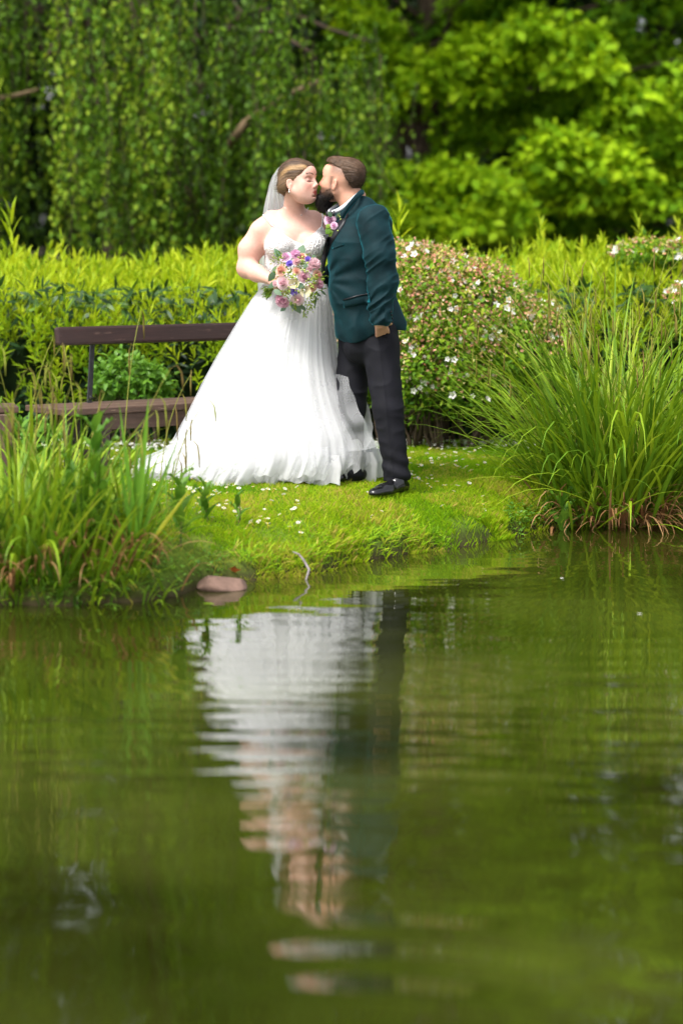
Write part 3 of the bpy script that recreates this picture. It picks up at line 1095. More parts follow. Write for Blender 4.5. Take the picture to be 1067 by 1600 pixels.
def beam(name, parent, a, b, h, th, mat, up=(0, 0, 1), bev=.008, seg_var=0.0):
    """a plank running from a to b, height h along up, thickness th"""
    a = np.asarray(a, float); b = np.asarray(b, float)
    d = b - a; L = np.linalg.norm(d); d = d / L
    u = np.asarray(up, float); u = unit(u - d * (u @ d)); s = np.cross(u, d)
    V, F = box_arrays(L / 2, th / 2, h / 2, bev)
    me = bpy.data.meshes.new(name)
    me.from_pydata([tuple(v) for v in V], [], [tuple(int(i) for i in f) for fa in F for f in fa])
    me.materials.append(mat)
    for p in me.polygons:
        p.use_smooth = False
    o = bpy.data.objects.new(name, me)
    COL.objects.link(o)
    R = np.stack([d, s, u], 1)
    mw = Matrix([[*R[0], 0], [*R[1], 0], [*R[2], 0], [0, 0, 0, 1]])
    mw.translation = Vector((a + b) / 2) - (parent.location if parent else Vector())
    o.matrix_basis = mw
    if parent:
        o.parent = parent
    return o


def make_bench():
    A = P(112, 737, 13.92)
    t = thing('park_bench', 'dark brown wooden bench standing behind the bride with daisies at its feet', 'bench', (A[0], A[1], LAWN))
    # direction of the bench: runs to the right and away
    p0 = P(88, 512, 13.75); p1 = P(370, 497, 14.55)
    d = unit(np.array([p1[0] - p0[0], p1[1] - p0[1], 0]))
    nrm = np.array([d[1], -d[0], 0])            # towards the sitter, i.e. the camera
    if nrm[1] > 0:
        nrm = -nrm
    ztop = p0[2]
    q0 = np.array([p0[0], p0[1], ztop - .05]); q1 = q0 + d * 1.75
    beam('backrest', t, q0, q1, .105, .045, M['bench'], (nrm[0] * -.12, nrm[1] * -.12, 1), .014)
    # seat: two planks and a deep front board
    sA = P(40, 634, 13.62)
    zs = sA[2]
    base = np.array([p0[0], p0[1], 0])
    front = base + nrm * .34
    for k, (o1, w) in enumerate([(.325, .155), (.16, .16), (-.005, .15)]):
        a = base + nrm * (o1 - .02) + np.array([0, 0, zs - .02]) - d * (.19 if k < 2 else .15)
        beam('seat_plank', t, a, a + d * 1.95, .035, w, M['bench_worn'], (0, 0, 1), .006)
    a = base + nrm * .335 + np.array([0, 0, zs - .085]) + d * .075
    beam('front_board', t, a, a + d * 1.62, .09, .03, M['bench_worn'], (0, 0, 1), .004)
    for s in (.10, 1.55):
        for w in (.30, .0):
            a = base + nrm * w + d * s
            beam('leg', t, a + np.array([0, 0, LAWN - .03]), a + np.array([0, 0, zs - .04]), .075, .075, M['bench'], tuple(d), .006)
        b0 = base + d * (s + .13) - nrm * .02 + np.array([0, 0, zs - .02])
        b1 = b0 + np.array([0, 0, ztop - zs - .02]) - nrm * .06 + d * .07
        beam('back_bracket', t, b0, b1, .03, .012, M['iron'], tuple(d), .002)
        for hz in (.05, ztop - zs - .04):
            q = b0 + (b1 - b0) * (hz / (ztop - zs)) + nrm * .012
            bo = Bag()
            bo.tube([q - nrm * .004, q + nrm * .006, q + nrm * .008], [.011, .011, .005], 8)
            bo.build('bolt', M['iron'], t)
        a = base + d * s + np.array([0, 0, zs - .28])
        beam('stretcher', t, a, a + nrm * .30, .05, .04, M['bench'], (0, 0, 1), .004)


def make_bench2():
    A = P(16, 755, 13.3)
    t = thing('park_bench', 'end of a second weathered brown bench cut off by the left edge', 'bench', (A[0], A[1], LAWN))
    s = P(24, 630, 13.3)
    d = np.array([-1.0, -.22, 0]); d /= np.linalg.norm(d)
    n = np.array([-d[1], d[0], 0])
    for k in (0, 1):
        a = np.array([s[0], 13.3, s[2] - .02]) + n * (.17 * k)
        beam('seat_plank', t, a, a + d * 1.5, .035, .155, M['bench_worn'], (0, 0, 1), .006)
    a = np.array([s[0], 13.3, s[2] - .085]) + d * .06
    beam('front_board', t, a, a + d * 1.4, .09, .03, M['bench_worn'], (0, 0, 1), .004)
    for off in (0.08, 1.3):
        for k in (.02, .3):
            a = np.array([s[0], 13.3, 0]) + d * off + n * k
            beam('leg', t, a + np.array([0, 0, LAWN - .03]), a + np.array([0, 0, s[2] - .04]), .07, .07, M['bench_worn'], tuple(d), .006)


make_bench()
make_bench2()


# ------------------------------------------------------------------ sedge clumps
def blade_curve(th0, bendk, n=8, az_wob=0.0, droop_pow=2.0):
    """unit-length blade in its own x-z plane: angle from the vertical grows along it"""
    s = np.linspace(0, 1, n)
    th = th0 + bendk * s ** droop_pow
    dx = np.sin(th); dz = np.cos(th)
    x = np.concatenate([[0], np.cumsum((dx[1:] + dx[:-1]) / 2 * np.diff(s))])
    z = np.concatenate([[0], np.cumsum((dz[1:] + dz[:-1]) / 2 * np.diff(s))])
    y = az_wob * s ** 2
    return np.stack([x, y, z], 1), s


def blade_strip(th0, bendk, w, n=8, wob=0.0, dpow=2.0):
    c, s = blade_curve(th0, bendk, n, wob, dpow)
    ww = w * np.clip(1.15 * (1 - s ** 2.2), .02, 1) * np.minimum(1, .6 + s * 2)
    L = c + np.stack([0 * s, ww / 2, 0 * s], 1)
    Rr = c - np.stack([0 * s, ww / 2, 0 * s], 1)
    mid = c + np.stack([-np.cos(th0) * ww * .2, 0 * s, np.sin(th0) * ww * .2], 1)
    V = np.stack([L, mid, Rr], 1).reshape(-1, 3)
    F = []
    for i in range(n - 1):
        a = i * 3
        F += [(a, a + 1, a + 4, a + 3), (a + 1, a + 2, a + 5, a + 4)]
    return V, np.array(F)


def make_blades(name, parent, specs, mat, n_single, sort_key=None):
    """specs: (x, y, z, azimuth, th0, bend, length, width, tint); the first n_single are parts of their own"""
    protos = {}
    rest = Bag()
    for j, (x, y, z, az, th0, bk, L, w, tint) in enumerate(specs):
        if j < n_single:
            key = (round(th0 / .12), round(bk / .25), round(tint * 4))
            if key not in protos:
                V, F = blade_strip(key[0] * .12, key[1] * .25, .016, 9)
                o = mesh_np(name, V, [F], mat, None, tints=np.full(len(F), min(1, max(0, tint))))
                protos[key] = o
                new = o
            else:
                new = protos[key].copy()
                COL.objects.link(new)
            new.parent = parent
            new.location = Vector((x, y, z)) - parent.location
            new.rotation_euler = (0, 0, az)
            new.scale = (L, L * (w / L) / .016, L)
        else:
            V, F = blade_strip(th0, bk, w / L, 7)
            c, s = math.cos(az), math.sin(az)
            V = V * L
            V = V @ np.array([[c, s, 0], [-s, c, 0], [0, 0, 1]]) + np.array([x, y, z])
            rest.add(V, [F], tint)
    if rest.n:
        o = rest.build(name, mat, parent)
        o['kind'] = 'stuff'


def flower_stalk(parent, base, az, th0, L, ncat, r):
    b = Bag()
    c, s = blade_curve(th0, .55, 12)
    ca, sa = math.cos(az), math.sin(az)
    Rz = np.array([[ca, sa, 0], [-sa, ca, 0], [0, 0, 1]])
    c = c * L @ Rz
    b.tube(c, np.linspace(.0035, .0012, 12), 4, .8)
    for k in range(ncat):
        i = 11 - k * (1.0 + .2 * r.random())
        i0 = int(max(4, i))
        p = c[i0]
        dirh = np.array([ca, sa, 0]) * r.uniform(-.02, .06) + np.array([-sa, ca, 0]) * r.uniform(-.04, .04)
        ln = r.uniform(.07, .13)
        pts = [p, p + dirh * .5 + np.array([0, 0, .012]), p + dirh * .9 - np.array([0, 0, .02]), p + dirh - np.array([0, 0, .02 + ln * .5]), p + dirh * 1.02 - np.array([0, 0, .02 + ln])]
        b.tube(pts, [.001, .0015, .0035, .0045, .002], 5, r.uniform(.1, .9))
    # the strip of stalk is built about the base of its clump
    o = b.build('flower_stalk', M['catkin'], None)
    o.parent = parent
    o.location = Vector(base) - parent.location
    return o


def sedge_specs(cx, cy, sx, sy, n, Lr, spread, tint_mu, lean=(0, 0), wr=(.010, .018)):
    out = []
    for k in range(n):
        x = cx + rng.normal() * sx; y = cy + rng.normal() * sy
        z = max(gz(x, y), 0.0) - .01
        ox, oy = (x - cx) / max(sx, .01), (y - cy) / max(sy, .01)
        az = math.atan2(oy + rng.normal() * 1.1 + lean[1], ox + rng.normal() * 1.1 + lean[0])
        r = math.hypot(ox, oy)
        L = rng.uniform(*Lr) * (1 - .10 * min(r, 2))
        th0 = min(1.3, abs(rng.normal()) * spread * .55 + .06 + .11 * min(r, 2.5))
        bk = rng.uniform(.1, 1.45)
        if rng.uniform() < .18:
            bk += 1.0
        out.append([x, y, z, az, th0, bk, L, rng.uniform(*wr), float(np.clip(rng.normal(tint_mu, .2), 0, 1))])
    out.sort(key=lambda q: q[1] - q[6] * .2)
    return out


# tall clump on the right bank
c = P(962, 792, 13.68)
cl = thing('sedge_clump', 'tall arching pendulous sedge clump on the bank at the right edge', 'sedge', (c[0], c[1], .15))
sp = sedge_specs(c[0], c[1] + .15, .17, .16, 600, (.85, 1.75), .62, .62, wr=(.013, .024))
sp += sedge_specs(c[0] + .33, c[1] + .30, .20, .15, 300, (.85, 1.65), .6, .62, wr=(.013, .024))
sp += sedge_specs(c[0] - .10, c[1] + .10, .16, .12, 200, (.45, .75), 1.1, .45)
sp.sort(key=lambda q: q[1] - q[6] * .25)
make_blades('blade', cl, sp, M['sedge'], 300)
ds = sedge_specs(c[0] + .05, c[1] - .05, .20, .08, 150, (.30, .62), 1.9, .5, (0, -1.5))
for q in ds:
    q[4] = rng.uniform(.4, 1.2); q[5] = rng.uniform(1.0, 2.0)
make_blades('dead_blade', cl, ds, M['dead'], 60)
rr = random.Random(3)
for k in range(34):
    az = rr.uniform(0, 2 * PI)
    flower_stalk(cl, (c[0] + rr.gauss(0, .15), c[1] + .15 + rr.gauss(0, .12), .2), az if k % 3 else PI + rr.uniform(-.5, .5), rr.uniform(.05, .65), rr.uniform(1.1, 1.5), rr.randint(2, 4), rr)

# lower clumps along the left bank, in front
for (px, py, Y, n, Lr, spd, sx, lab, nst, seed) in [
        (20, 935, 10.85, 430, (.40, .88), .55, .14, 'dense sedge clump on the bank at the left edge', 6, 1),
        (110, 925, 10.95, 330, (.35, .75), .5, .11, 'sedge clump with brown dead blades between the left edge and the iris leaves', 3, 2),
        (190, 905, 11.1, 200, (.28, .55), .7, .09, 'low sedge tuft below the iris leaves next to the rock', 1, 4),
        (60, 870, 11.6, 230, (.35, .85), .5, .20, 'wispy sedge clump behind the left bank clumps in front of the bench', 7, 5)]:
    c = P(px, py, Y)
    g = gz(c[0], c[1])
    cl = thing('sedge_clump', lab, 'sedge', (c[0], c[1], max(g, 0)))
    sp = sedge_specs(c[0], c[1], sx, .12, int(n * .55), Lr, spd, .62, wr=(.012, .024))
    make_blades('blade', cl, sp, M['sedge'], 200)
    ds = sedge_specs(c[0], c[1] - .12, sx * 1.1, .06, 56, (.22, .5), 1.6, .5, (0, -1.6), (.008, .016))
    for q in ds:
        q[4] = rng.uniform(.3, 1.0); q[5] = rng.uniform(1.2, 2.3)
    make_blades('dead_blade', cl, ds, M['dead'], 46)
    ds = sedge_specs(c[0], float(shore(np.array([c[0]]))[0]) + .10, sx * 1.3, .05, 80, (.10, .28), 1.2, .35, (0, -1.4), (.008, .016))
    make_blades('blade', cl, ds, M['sedge'], 0)
    rr = random.Random(seed)
    for k in range(nst):
        flower_stalk(cl, (c[0] + rr.gauss(0, sx), c[1] + rr.gauss(0, .1), max(g, 0)), rr.uniform(0, 6.28), rr.uniform(.05, .35), rr.uniform(.9, 1.12) * Lr[1] * 1.1, rr.randint(2, 4), rr)

# the stalks with drooping flowers seen against the dress
cl = thing('sedge_clump', 'thin sedge stalks with drooping brown flowers seen against the left of the dress', 'sedge', tuple(P(275, 865, 11.9)))
rr = random.Random(12)
c = P(262, 862, 11.7)
for (az, th, L, nc) in [(.1, .05, .74, 4), (.3, .14, .60, 4), (-.5, .1, .40, 3)]:
    flower_stalk(cl, (c[0] + rr.gauss(0, .03), c[1] + rr.gauss(0, .03), gz(c[0], c[1])), az, th, L, nc, rr)
sp = sedge_specs(c[0], c[1], .05, .05, 26, (.25, .55), .5, .6, wr=(.006, .011))
make_blades('blade', cl, sp, M['sedge'], 26)

# iris fan
c = P(212, 880, 10.92)
t = thing('iris_plant', 'fan of broad upright bright green iris leaves standing in front of the dress train', 'plant', (c[0], c[1], gz(c[0], c[1])))
for (az, th, bk, L, w) in [(.05, .10, .05, .80, .036), (-.2, -.10, .06, .76, .028), (.1, .02, .03, .62, .032), (0, .17, .03, .60, .028), (.3, -.16, .12, .58, .022), (.2, .36, .2, .66, .02), (0, -.02, .1, .45, .026), (-.3, -.30, .3, .40, .02), (0, .50, .5, .38, .018)]:
    V, F = blade_strip(.04, bk, w / L, 9)
    V = V[:, [1, 0, 2]] * np.array([1, -1, 1])
    o = mesh_np('leaf', V * L, [F], M['iris'], None, tints=np.full(len(F), rng.uniform(.2, .9)))
    o.parent = t
    o.rotation_euler = (0, th, az)
    o.location = (rng.normal() * .02, rng.normal() * .02, -.02)
# one long yellow blade leaning right
a = P(196, 902, 10.95); b = P(300, 752, 11.05)
L = float(np.linalg.norm(b - a))
t = thing('reed_leaf', 'single long yellow-green reed leaf leaning to the right over the lawn edge', 'leaf', tuple(a))
V, F = blade_strip(.0, .05, .024 / L, 9)
_t = math.acos((b - a)[2] / L)
V = V[:, [1, 0, 2]] @ np.array([[math.cos(_t), 0, -math.sin(_t)], [0, 1, 0], [math.sin(_t), 0, math.cos(_t)]])
o = mesh_np('blade', V * L, [F], M['iris'], None, tints=np.full(len(F), .9)); o.parent = t
o2 = leaf_mat('yellow_reed', [(0, (.30, .36, .02)), (1, (.42, .42, .03))], .35)
o.data.materials[0] = o2


# docks: stem and broad crinkled leaves
def dock(lab, px, py, Y, h, nl, ll, seed, name='dock_plant'):
    r = random.Random(seed)
    c = P(px, py, Y)
    g = gz(c[0], c[1])
    t = thing(name, lab, 'plant', (c[0], c[1], g))
    b = Bag()
    b.tube(curve((c[0], c[1], g - .03), (c[0] + r.uniform(-.02, .02), c[1], g + h * .92), (.01, 0, 0), 7), np.linspace(.006, .003, 7), 6)
    b.build('stem', M['stem'], t)
    for k in range(nl):
        s = .12 + .85 * k / max(1, nl - 1)
        az = k * 2.3 + r.uniform(-.4, .4)
        L = ll * (1.1 - .45 * s) * r.uniform(.85, 1.15)
        w = L * .36
        nseg = 8
        V, F = [], []
        th0 = .35 + .2 * (1 - s); 
        cc, ss = blade_curve(th0, r.uniform(.5, 1.3), nseg)
        for i in range(nseg):
            wd = w * math.sin(PI * min(.97, .06 + .94 * ss[i]) ** .8) * .5 if ss[i] < 1 else .001
            rip = .012 * math.sin(ss[i] * 22 + k)
            p = cc[i] * L
            V += [p + np.array([-.01, wd, .25 * wd + rip]), p, p + np.array([-.01, -wd, .25 * wd - rip])]
        for i in range(nseg - 1):
            a_ = i * 3
            F += [(a_, a_ + 1, a_ + 4, a_ + 3), (a_ + 1, a_ + 2, a_ + 5, a_ + 4)]
        V = np.array(V) @ np.array([[math.cos(az), math.sin(az), 0], [-math.sin(az), math.cos(az), 0], [0, 0, 1]])
        o = mesh_np('leaf', V, [np.array(F)], M['dock'], None, tints=np.full(len(F), r.random()))
        o.parent = t
        o.location = (0, 0, h * s)


dock('tall dock with crinkled leaves left of the iris fan before the bench', 152, 880, 10.9, .62, 17, .20, 1)
dock('slender dock left of the tall crinkled one, half hidden in sedge', 112, 880, 10.95, .40, 8, .17, 2)
dock('dock with narrow leaves right of the leaning yellow reed leaf', 282, 892, 11.25, .30, 9, .17, 3)
dock('small dock in the grass between the leaning reed leaf and the rock', 322, 868, 11.75, .17, 8, .12, 4)
dock('single-stemmed seedling on the bank above the rock', 372, 870, 11.85, .12, 4, .10, 5)
dock('low broad-leaved dock inside the foot of the tall right sedge', 880, 740, 13.4, .22, 6, .20, 6)


# ------------------------------------------------------------------ rock, twig, fallen leaf
def make_rock():
    c = P(347, 921, 11.05)
    f = Field()
    f.ell((0, 0, 0), (.125, .10, .045), k=.01)
    f.ell((-.02, .02, .018), (.075, .06, .030), k=.01)

    def fn(p):
        d = f(p)
        n = vn(p, 14, 2) - .5
        # faceted: cut by a few planes
        for (a, b_, c_, o_) in [(.3, -.5, .8, .045), (-.6, -.2, .7, .075), (.8, -.1, .55, .085), (.1, .2, 1, .040)]:
            l = math.sqrt(a * a + b_ * b_ + c_ * c_)
            d = np.maximum(d, (p @ np.array([a, b_, c_])) / l - o_)
        return d - n * .008
    V, Q = mesh_field(fn, (-.16, -.14, -.07), (.16, .14, .08), .006)
    m = simple_mat('reddish_rock', (.17, .105, .08), .85, .3, .3, 18, .006, 60)
    o = mesh_np('rock', V + np.array([c[0], 11.1, .018]), [Q], m)
    tag(o, 'flat reddish brown rock lying at the water edge', 'rock')


make_rock()
b = Bag()
tw = [P(457, 862, 11.5), P(467, 866, 11.5), P(475, 876, 11.5), P(483, 890, 11.47), P(476, 905, 11.4) * np.array([1, 1, 0]) + np.array([0, 0, -.02])]
b.tube(tw, [.003, .005, .0065, .006, .005], 7)
o = b.build('twig', simple_mat('grey_twig', (.22, .19, .19), .7, .3, .3, 40))
tag(o, 'bent grey twig sticking out of the water beside the grass bank', 'twig')


def fallen_leaf(px, py, lab):
    r0 = P(px, py, 11.32)
    z = gz(r0[0], r0[1]) + .03
    V, F = [], []
    pts = [(0, 0), (.5, .35), (.35, .8), (1, 1.1), (1.2, .5), (1.9, .2), (1.25, -.3), (1.0, -1.0), (.4, -.7), (.45, -.3)]
    V = np.array([(a * .032, b_ * .026, .006 * math.sin(a * 3 + b_ * 2)) for a, b_ in pts] + [(.018, 0, .01)])
    F = np.array([(10, i, (i + 1) % 10) for i in range(10)])
    m = simple_mat('orange_leaf', (.62, .16, .04), .6, .3, .2, 60)
    V = V @ np.array([[1, 0, 0], [0, .8, .5], [0, -.5, .8]]).T + np.array([r0[0], r0[1], z])
    o = mesh_np('fallen_leaf', V, [F], m)
    tag(o, lab, 'leaf')


fallen_leaf(357, 889, 'orange fallen leaf lying in the grass just above the rock')


# ------------------------------------------------------------------ grass and daisies
def make_grass():
    n = 360000
    x = rng.uniform(-3.0, 3.4, n)
    u = rng.uniform(0, 1, n)
    y = shore(x) - .03 + u ** 1.25 * (15.9 - shore(x))
    k = rng.uniform(0, 1, n) < np.where((x < -.62) & (y - shore(x) < .45), .05, 1) * (.35 + .65 * (vn(np.stack([x, y, x * 0], 1), 5, 11)))
    k &= ~((y - shore(x) < .22) & (vn(np.stack([x, y, x * 0], 1), 4.2, 77) > .56) & (rng.uniform(0, 1, len(x)) < .85))
    x, y = x[k], y[k]
    n = len(x)
    z = ground_z(x, y)
    d = y - shore(x)
    p = np.stack([x, y, z - .004], 1)
    pn = vn(p * np.array([1, 1, 0]), 1.8, 21); pn2 = vn(p * np.array([1, 1, 0]), 6, 22)
    h = (.022 + .020 * rng.uniform(0, 1, n)) * (.7 + .7 * pn2)
    edge = np.clip(1 - d / .75, 0, 1)
    h *= 1 + edge * .6 * (vn(p, 3.1, 4) > .42)
    az = rng.uniform(0, 2 * PI, n)
    lean = rng.uniform(.15, .8, n)
    D = np.stack([np.cos(az) * lean, np.sin(az) * lean - edge * .35, np.ones(n)], 1)
    Nn = np.stack([np.cos(az + 1.57 + rng.normal(size=n) * .5), np.sin(az + 1.57 + rng.normal(size=n) * .5), .1 * np.ones(n)], 1)
    tint = np.clip(.50 + (pn - .5) * .65 + (pn2 - .5) * .25 + rng.normal(size=n) * .13 + edge * .05, 0, 1)
    dry = (vn(p * np.array([1, 1, 0]), 3.3, 30) > .60) & (rng.uniform(0, 1, n) < .45 + .3 * edge)
    tint[dry] = rng.uniform(.85, 1.0, dry.sum())
    w = rng.uniform(.0028, .0048, n)
    D = unit(D); S = unit(np.cross(D, Nn))
    V = np.stack([p - S * w[:, None] * .5, p + S * w[:, None] * .5, p + D * h[:, None] * .6 + S * w[:, None] * .3, p + D * h[:, None] + np.stack([D[:, 0], D[:, 1], -.3 + 0 * w], 1) * h[:, None] * .25], 1).reshape(-1, 3)
    b = np.arange(n)[:, None] * 4
    o = mesh_np('lawn_grass', V, [b + np.array([0, 1, 2]), b + np.array([0, 2, 3])], M['grass'], None, tints=np.concatenate([tint, tint]), smooth=False)
    tag(o, 'short mown grass of the lawn running down to the water', 'grass', kind='stuff')
    # longer grass on the edge of the bank
    n = 9000
    x = rng.uniform(-2.2, 3.2, n)
    y = shore(x) + np.abs(rng.normal(size=n)) * .16 + .01
    k = (vn(np.stack([x, y, x * 0], 1), 4.5, 41) > .40) & ((x > -.72) | (rng.uniform(0, 1, n) < .15))
    x, y = x[k], y[k]; n = len(x)
    p = np.stack([x, y, ground_z(x, y) - .01], 1)
    az = rng.uniform(0, 2 * PI, n)
    D = np.stack([np.cos(az) * .6, np.sin(az) * .6 - .5, rng.uniform(.5, 1.2, n)], 1)
    L = rng.uniform(.03, .09, n)
    o = leaves('bank_grass', p, D, np.stack([-np.cos(az) * .5, -np.sin(az) * .5 - .4, np.ones(n)], 1), L, .0055, np.clip(rng.normal(.55, .25, n), 0, 1), M['grass'], bend=.5)
    tag(o, 'longer rough grass hanging over the edge of the bank', 'grass', kind='stuff')
    # small broad leaves on the wet edge at the right and by the rock
    n = 1500
    x = np.concatenate([rng.uniform(.9, 1.6, 1000), rng.uniform(-1.5, -.55, 500)])
    y = shore(x) + np.abs(rng.normal(size=n)) * .09
    p = np.stack([x, y, ground_z(x, y) + rng.uniform(0, .05, n)], 1)
    o = leaves('bank_weeds', p, rng.normal(size=(n, 3)) * np.array([1, 1, .3]) + np.array([0, -.3, .3]), np.array([0, -.3, 1.0]) + rng.normal(size=(n, 3)) * .3, rng.uniform(.015, .035, n), .014, rng.uniform(0, 1, n), M['dock'], lance=False)
    tag(o, 'small broad-leaved weeds along the wet edge of the bank', 'weeds', kind='stuff')


make_grass()


def daisy_arrays(r=.011, petals=9):
    b = Bag()
    for k in range(petals):
        a = 2 * PI * k / petals
        d = np.array([math.cos(a), math.sin(a), 0]); t = np.array([-d[1], d[0], 0])
        V = [d * r * .25 - t * r * .1, d * r * .25 + t * r * .1, d * r + t * r * .20 + np.array([0, 0, r * .15]), d * r - t * r * .20 + np.array([0, 0, r * .15])]
        b.add(V, [np.array([[0, 3, 2, 1]])], .9)
    return b


def make_daisies():
    white = M['white_petal']
    yel = simple_mat('daisy_centre', (.65, .42, .03), .7, .2, .2, 80)
    pd = daisy_arrays().build('petals', white, None, smooth=False)
    cb = Bag()
    cb.tube([(0, 0, -.03), (0, 0, .0)], [.0008, .0008], 4)
    V, F = [], []
    cb.tube([(0, 0, .0), (0, 0, .0025), (0, 0, .004)], [.0035, .0032, .0012], 7)
    cen = cb.build('centre', yel, None)
    # where the photograph shows them: in front of the dress, beside the groom's shoe, along the hedge foot
    pts = []
    r = random.Random(5)

    def scatter(px0, px1, py0, py1, n, where):
        for k in range(n):
            px, py = r.uniform(px0, px1), r.uniform(py0, py1)
            Y = FPX * (CAM_H - LAWN) / (py - 378)
            X = (px - 533.5) / FPX * Y
            if Y < 16.1 and Y > shore(X) + .15:
                pts.append((X, Y, where))
    scatter(215, 470, 768, 800, 75, 'in the lawn just below the hem of the dress')
    scatter(225, 560, 790, 850, 30, 'in the lawn between the dress and the water')
    scatter(640, 760, 700, 760, 70, 'in the lawn to the right of the groom')
    scatter(560, 700, 745, 800, 18, 'in the grass round the polished shoe')
    scatter(60, 215, 722, 745, 35, 'in the grass under the bench')
    scatter(215, 420, 758, 772, 25, 'in the grass beside the dress train')
    scatter(640, 800, 690, 702, 47, 'at the foot of the flowering bush')
    tot = pts[:300]
    for j, (x, y, where) in enumerate(tot):
        z = gz(x, y) + .03
        o = pd if j == 0 else pd.copy()
        if j:
            COL.objects.link(o)
        o.name = 'daisy' if j == 0 else 'daisy'
        c = cen if j == 0 else cen.copy()
        if j:
            COL.objects.link(c)
        c.parent = o
        s = r.uniform(.75, 1.25)
        o.location = (x, y, z)
        o.scale = (s, s, s)
        o.rotation_euler = (r.uniform(-.1, .7), r.uniform(-.4, .4), r.uniform(0, 6))
        tag(o, 'small white daisy ' + where, 'daisy', 'daisies ' + where)
    # the crowded band of daisies along the foot of the hedge
    n = 1300
    x = rng.uniform(-2.6, 3.0, n)
    x = x[(vn(np.stack([x, x * 0, x * 0], 1), 1.4, 3) > .25)]
    n = len(x)
    y = 15.45 - np.abs(rng.normal(size=n)) * .22 + .1 * np.sin(x * 2)
    z = ground_z(x, y) + rng.uniform(.025, .06, n)
    B = Bag()
    dV = np.concatenate(daisy_arrays(.0095, 6).V)
    for j in range(n):
        a, b_, s = rng.uniform(0, 6), rng.uniform(-.2, .8), rng.uniform(.8, 1.3)
        Rm = np.array([[1, 0, 0], [0, math.cos(b_), -math.sin(b_)], [0, math.sin(b_), math.cos(b_)]])
        ca, sa = math.cos(a), math.sin(a)
        V = (dV * s) @ np.array([[ca, sa, 0], [-sa, ca, 0], [0, 0, 1]]) @ Rm.T + np.array([x[j], y[j], z[j]])
        B.add(V, [np.arange(24).reshape(6, 4)[:, ::-1]], .9)
    o = B.build('daisy_drift', white, None, smooth=False)
    tag(o, 'crowded drift of tiny white daisies along the foot of the hedge', 'daisies', kind='stuff')


make_daisies()


# ------------------------------------------------------------------ people: materials
def skin_mat():
    m, nt, b = new_mat('skin')
    at = nt.nodes.new('ShaderNodeAttribute')
    at.attribute_name = 'col'
    n = noise_node(nt, 60, 3)
    r = ramp(nt, [(.3, (.93, .90, .90)), (.7, (1, 1, 1))], n.outputs['Fac'])
    mx = N(nt, 'ShaderNodeMix', data_type='RGBA', blend_type='MULTIPLY')
    mx.inputs[0].default_value = 1
    nt.links.new(at.outputs['Color'], mx.inputs[6]); nt.links.new(r.outputs[0], mx.inputs[7])
    nt.links.new(mx.outputs[2], b.inputs['Base Color'])
    b.inputs['Roughness'].default_value = .48
    b.inputs['Specular IOR Level'].default_value = .38
    b.inputs['Subsurface Weight'].default_value = .12
    b.inputs['Subsurface Radius'].default_value = (.012, .005, .003)
    b.inputs['Subsurface Scale'].default_value = 1.0
    return m


def attr_mat(name, rough, spec=.4, grain=None, gdist=.001, stretch=None, lo=.75):
    m, nt, b = new_mat(name)
    at = nt.nodes.new('ShaderNodeAttribute')
    at.attribute_name = 'col'
    n = noise_node(nt, grain or 200, 3, .6, None, stretch)
    r = ramp(nt, [(.3, (lo, lo, lo)), (.7, (1.1, 1.1, 1.1))], n.outputs['Fac'])
    mx = N(nt, 'ShaderNodeMix', data_type='RGBA', blend_type='MULTIPLY')
    mx.inputs[0].default_value = 1
    nt.links.new(at.outputs['Color'], mx.inputs[6]); nt.links.new(r.outputs[0], mx.inputs[7])
    nt.links.new(mx.outputs[2], b.inputs['Base Color'])
    b.inputs['Roughness'].default_value = rough
    b.inputs['Specular IOR Level'].default_value = spec
    bump(nt, b, n.outputs['Fac'], .7, gdist)
    return m


M['skin'] = skin_mat()
M['hair'] = attr_mat('hair', .5, .3, 220, .0012, (1, 1, 1), .6)
M['beard'] = attr_mat('beard', .6, .25, 260, .003, None, .35)

m, nt, b = new_mat('teal_velvet')
n = noise_node(nt, 9, 3, .6)
r = ramp(nt, [(.3, (.0005, .011, .015)), (.7, (.0010, .022, .028))], n.outputs['Fac'])
nt.links.new(r.outputs[0], b.inputs['Base Color'])
b.inputs['Roughness'].default_value = .75
b.inputs['Specular IOR Level'].default_value = .2
b.inputs['Sheen Weight'].default_value = .36
b.inputs['Sheen Roughness'].default_value = .32
b.inputs['Sheen Tint'].default_value = (.03, .52, .66, 1)
n2 = noise_node(nt, 420, 2)
bump(nt, b, n2.outputs['Fac'], .4, .0008)
M['velvet'] = m
M['satin'] = simple_mat('black_satin', (.006, .006, .009), .42, .35, .2, 40)
M['trousers'] = simple_mat('black_wool', (.0065, .0065, .010), .75, .2, .2, 12, .0004, 600)
M['shoe'] = simple_mat('black_patent_leather', (.006, .006, .007), .10, .6, .1, 30)
M['shirt'] = simple_mat('white_shirt', (.78, .79, .84), .7, .3, .03, 40, .0004, 300)
M['rubber'] = simple_mat('shoe_sole', (.012, .011, .010), .7, .3, .2, 40)

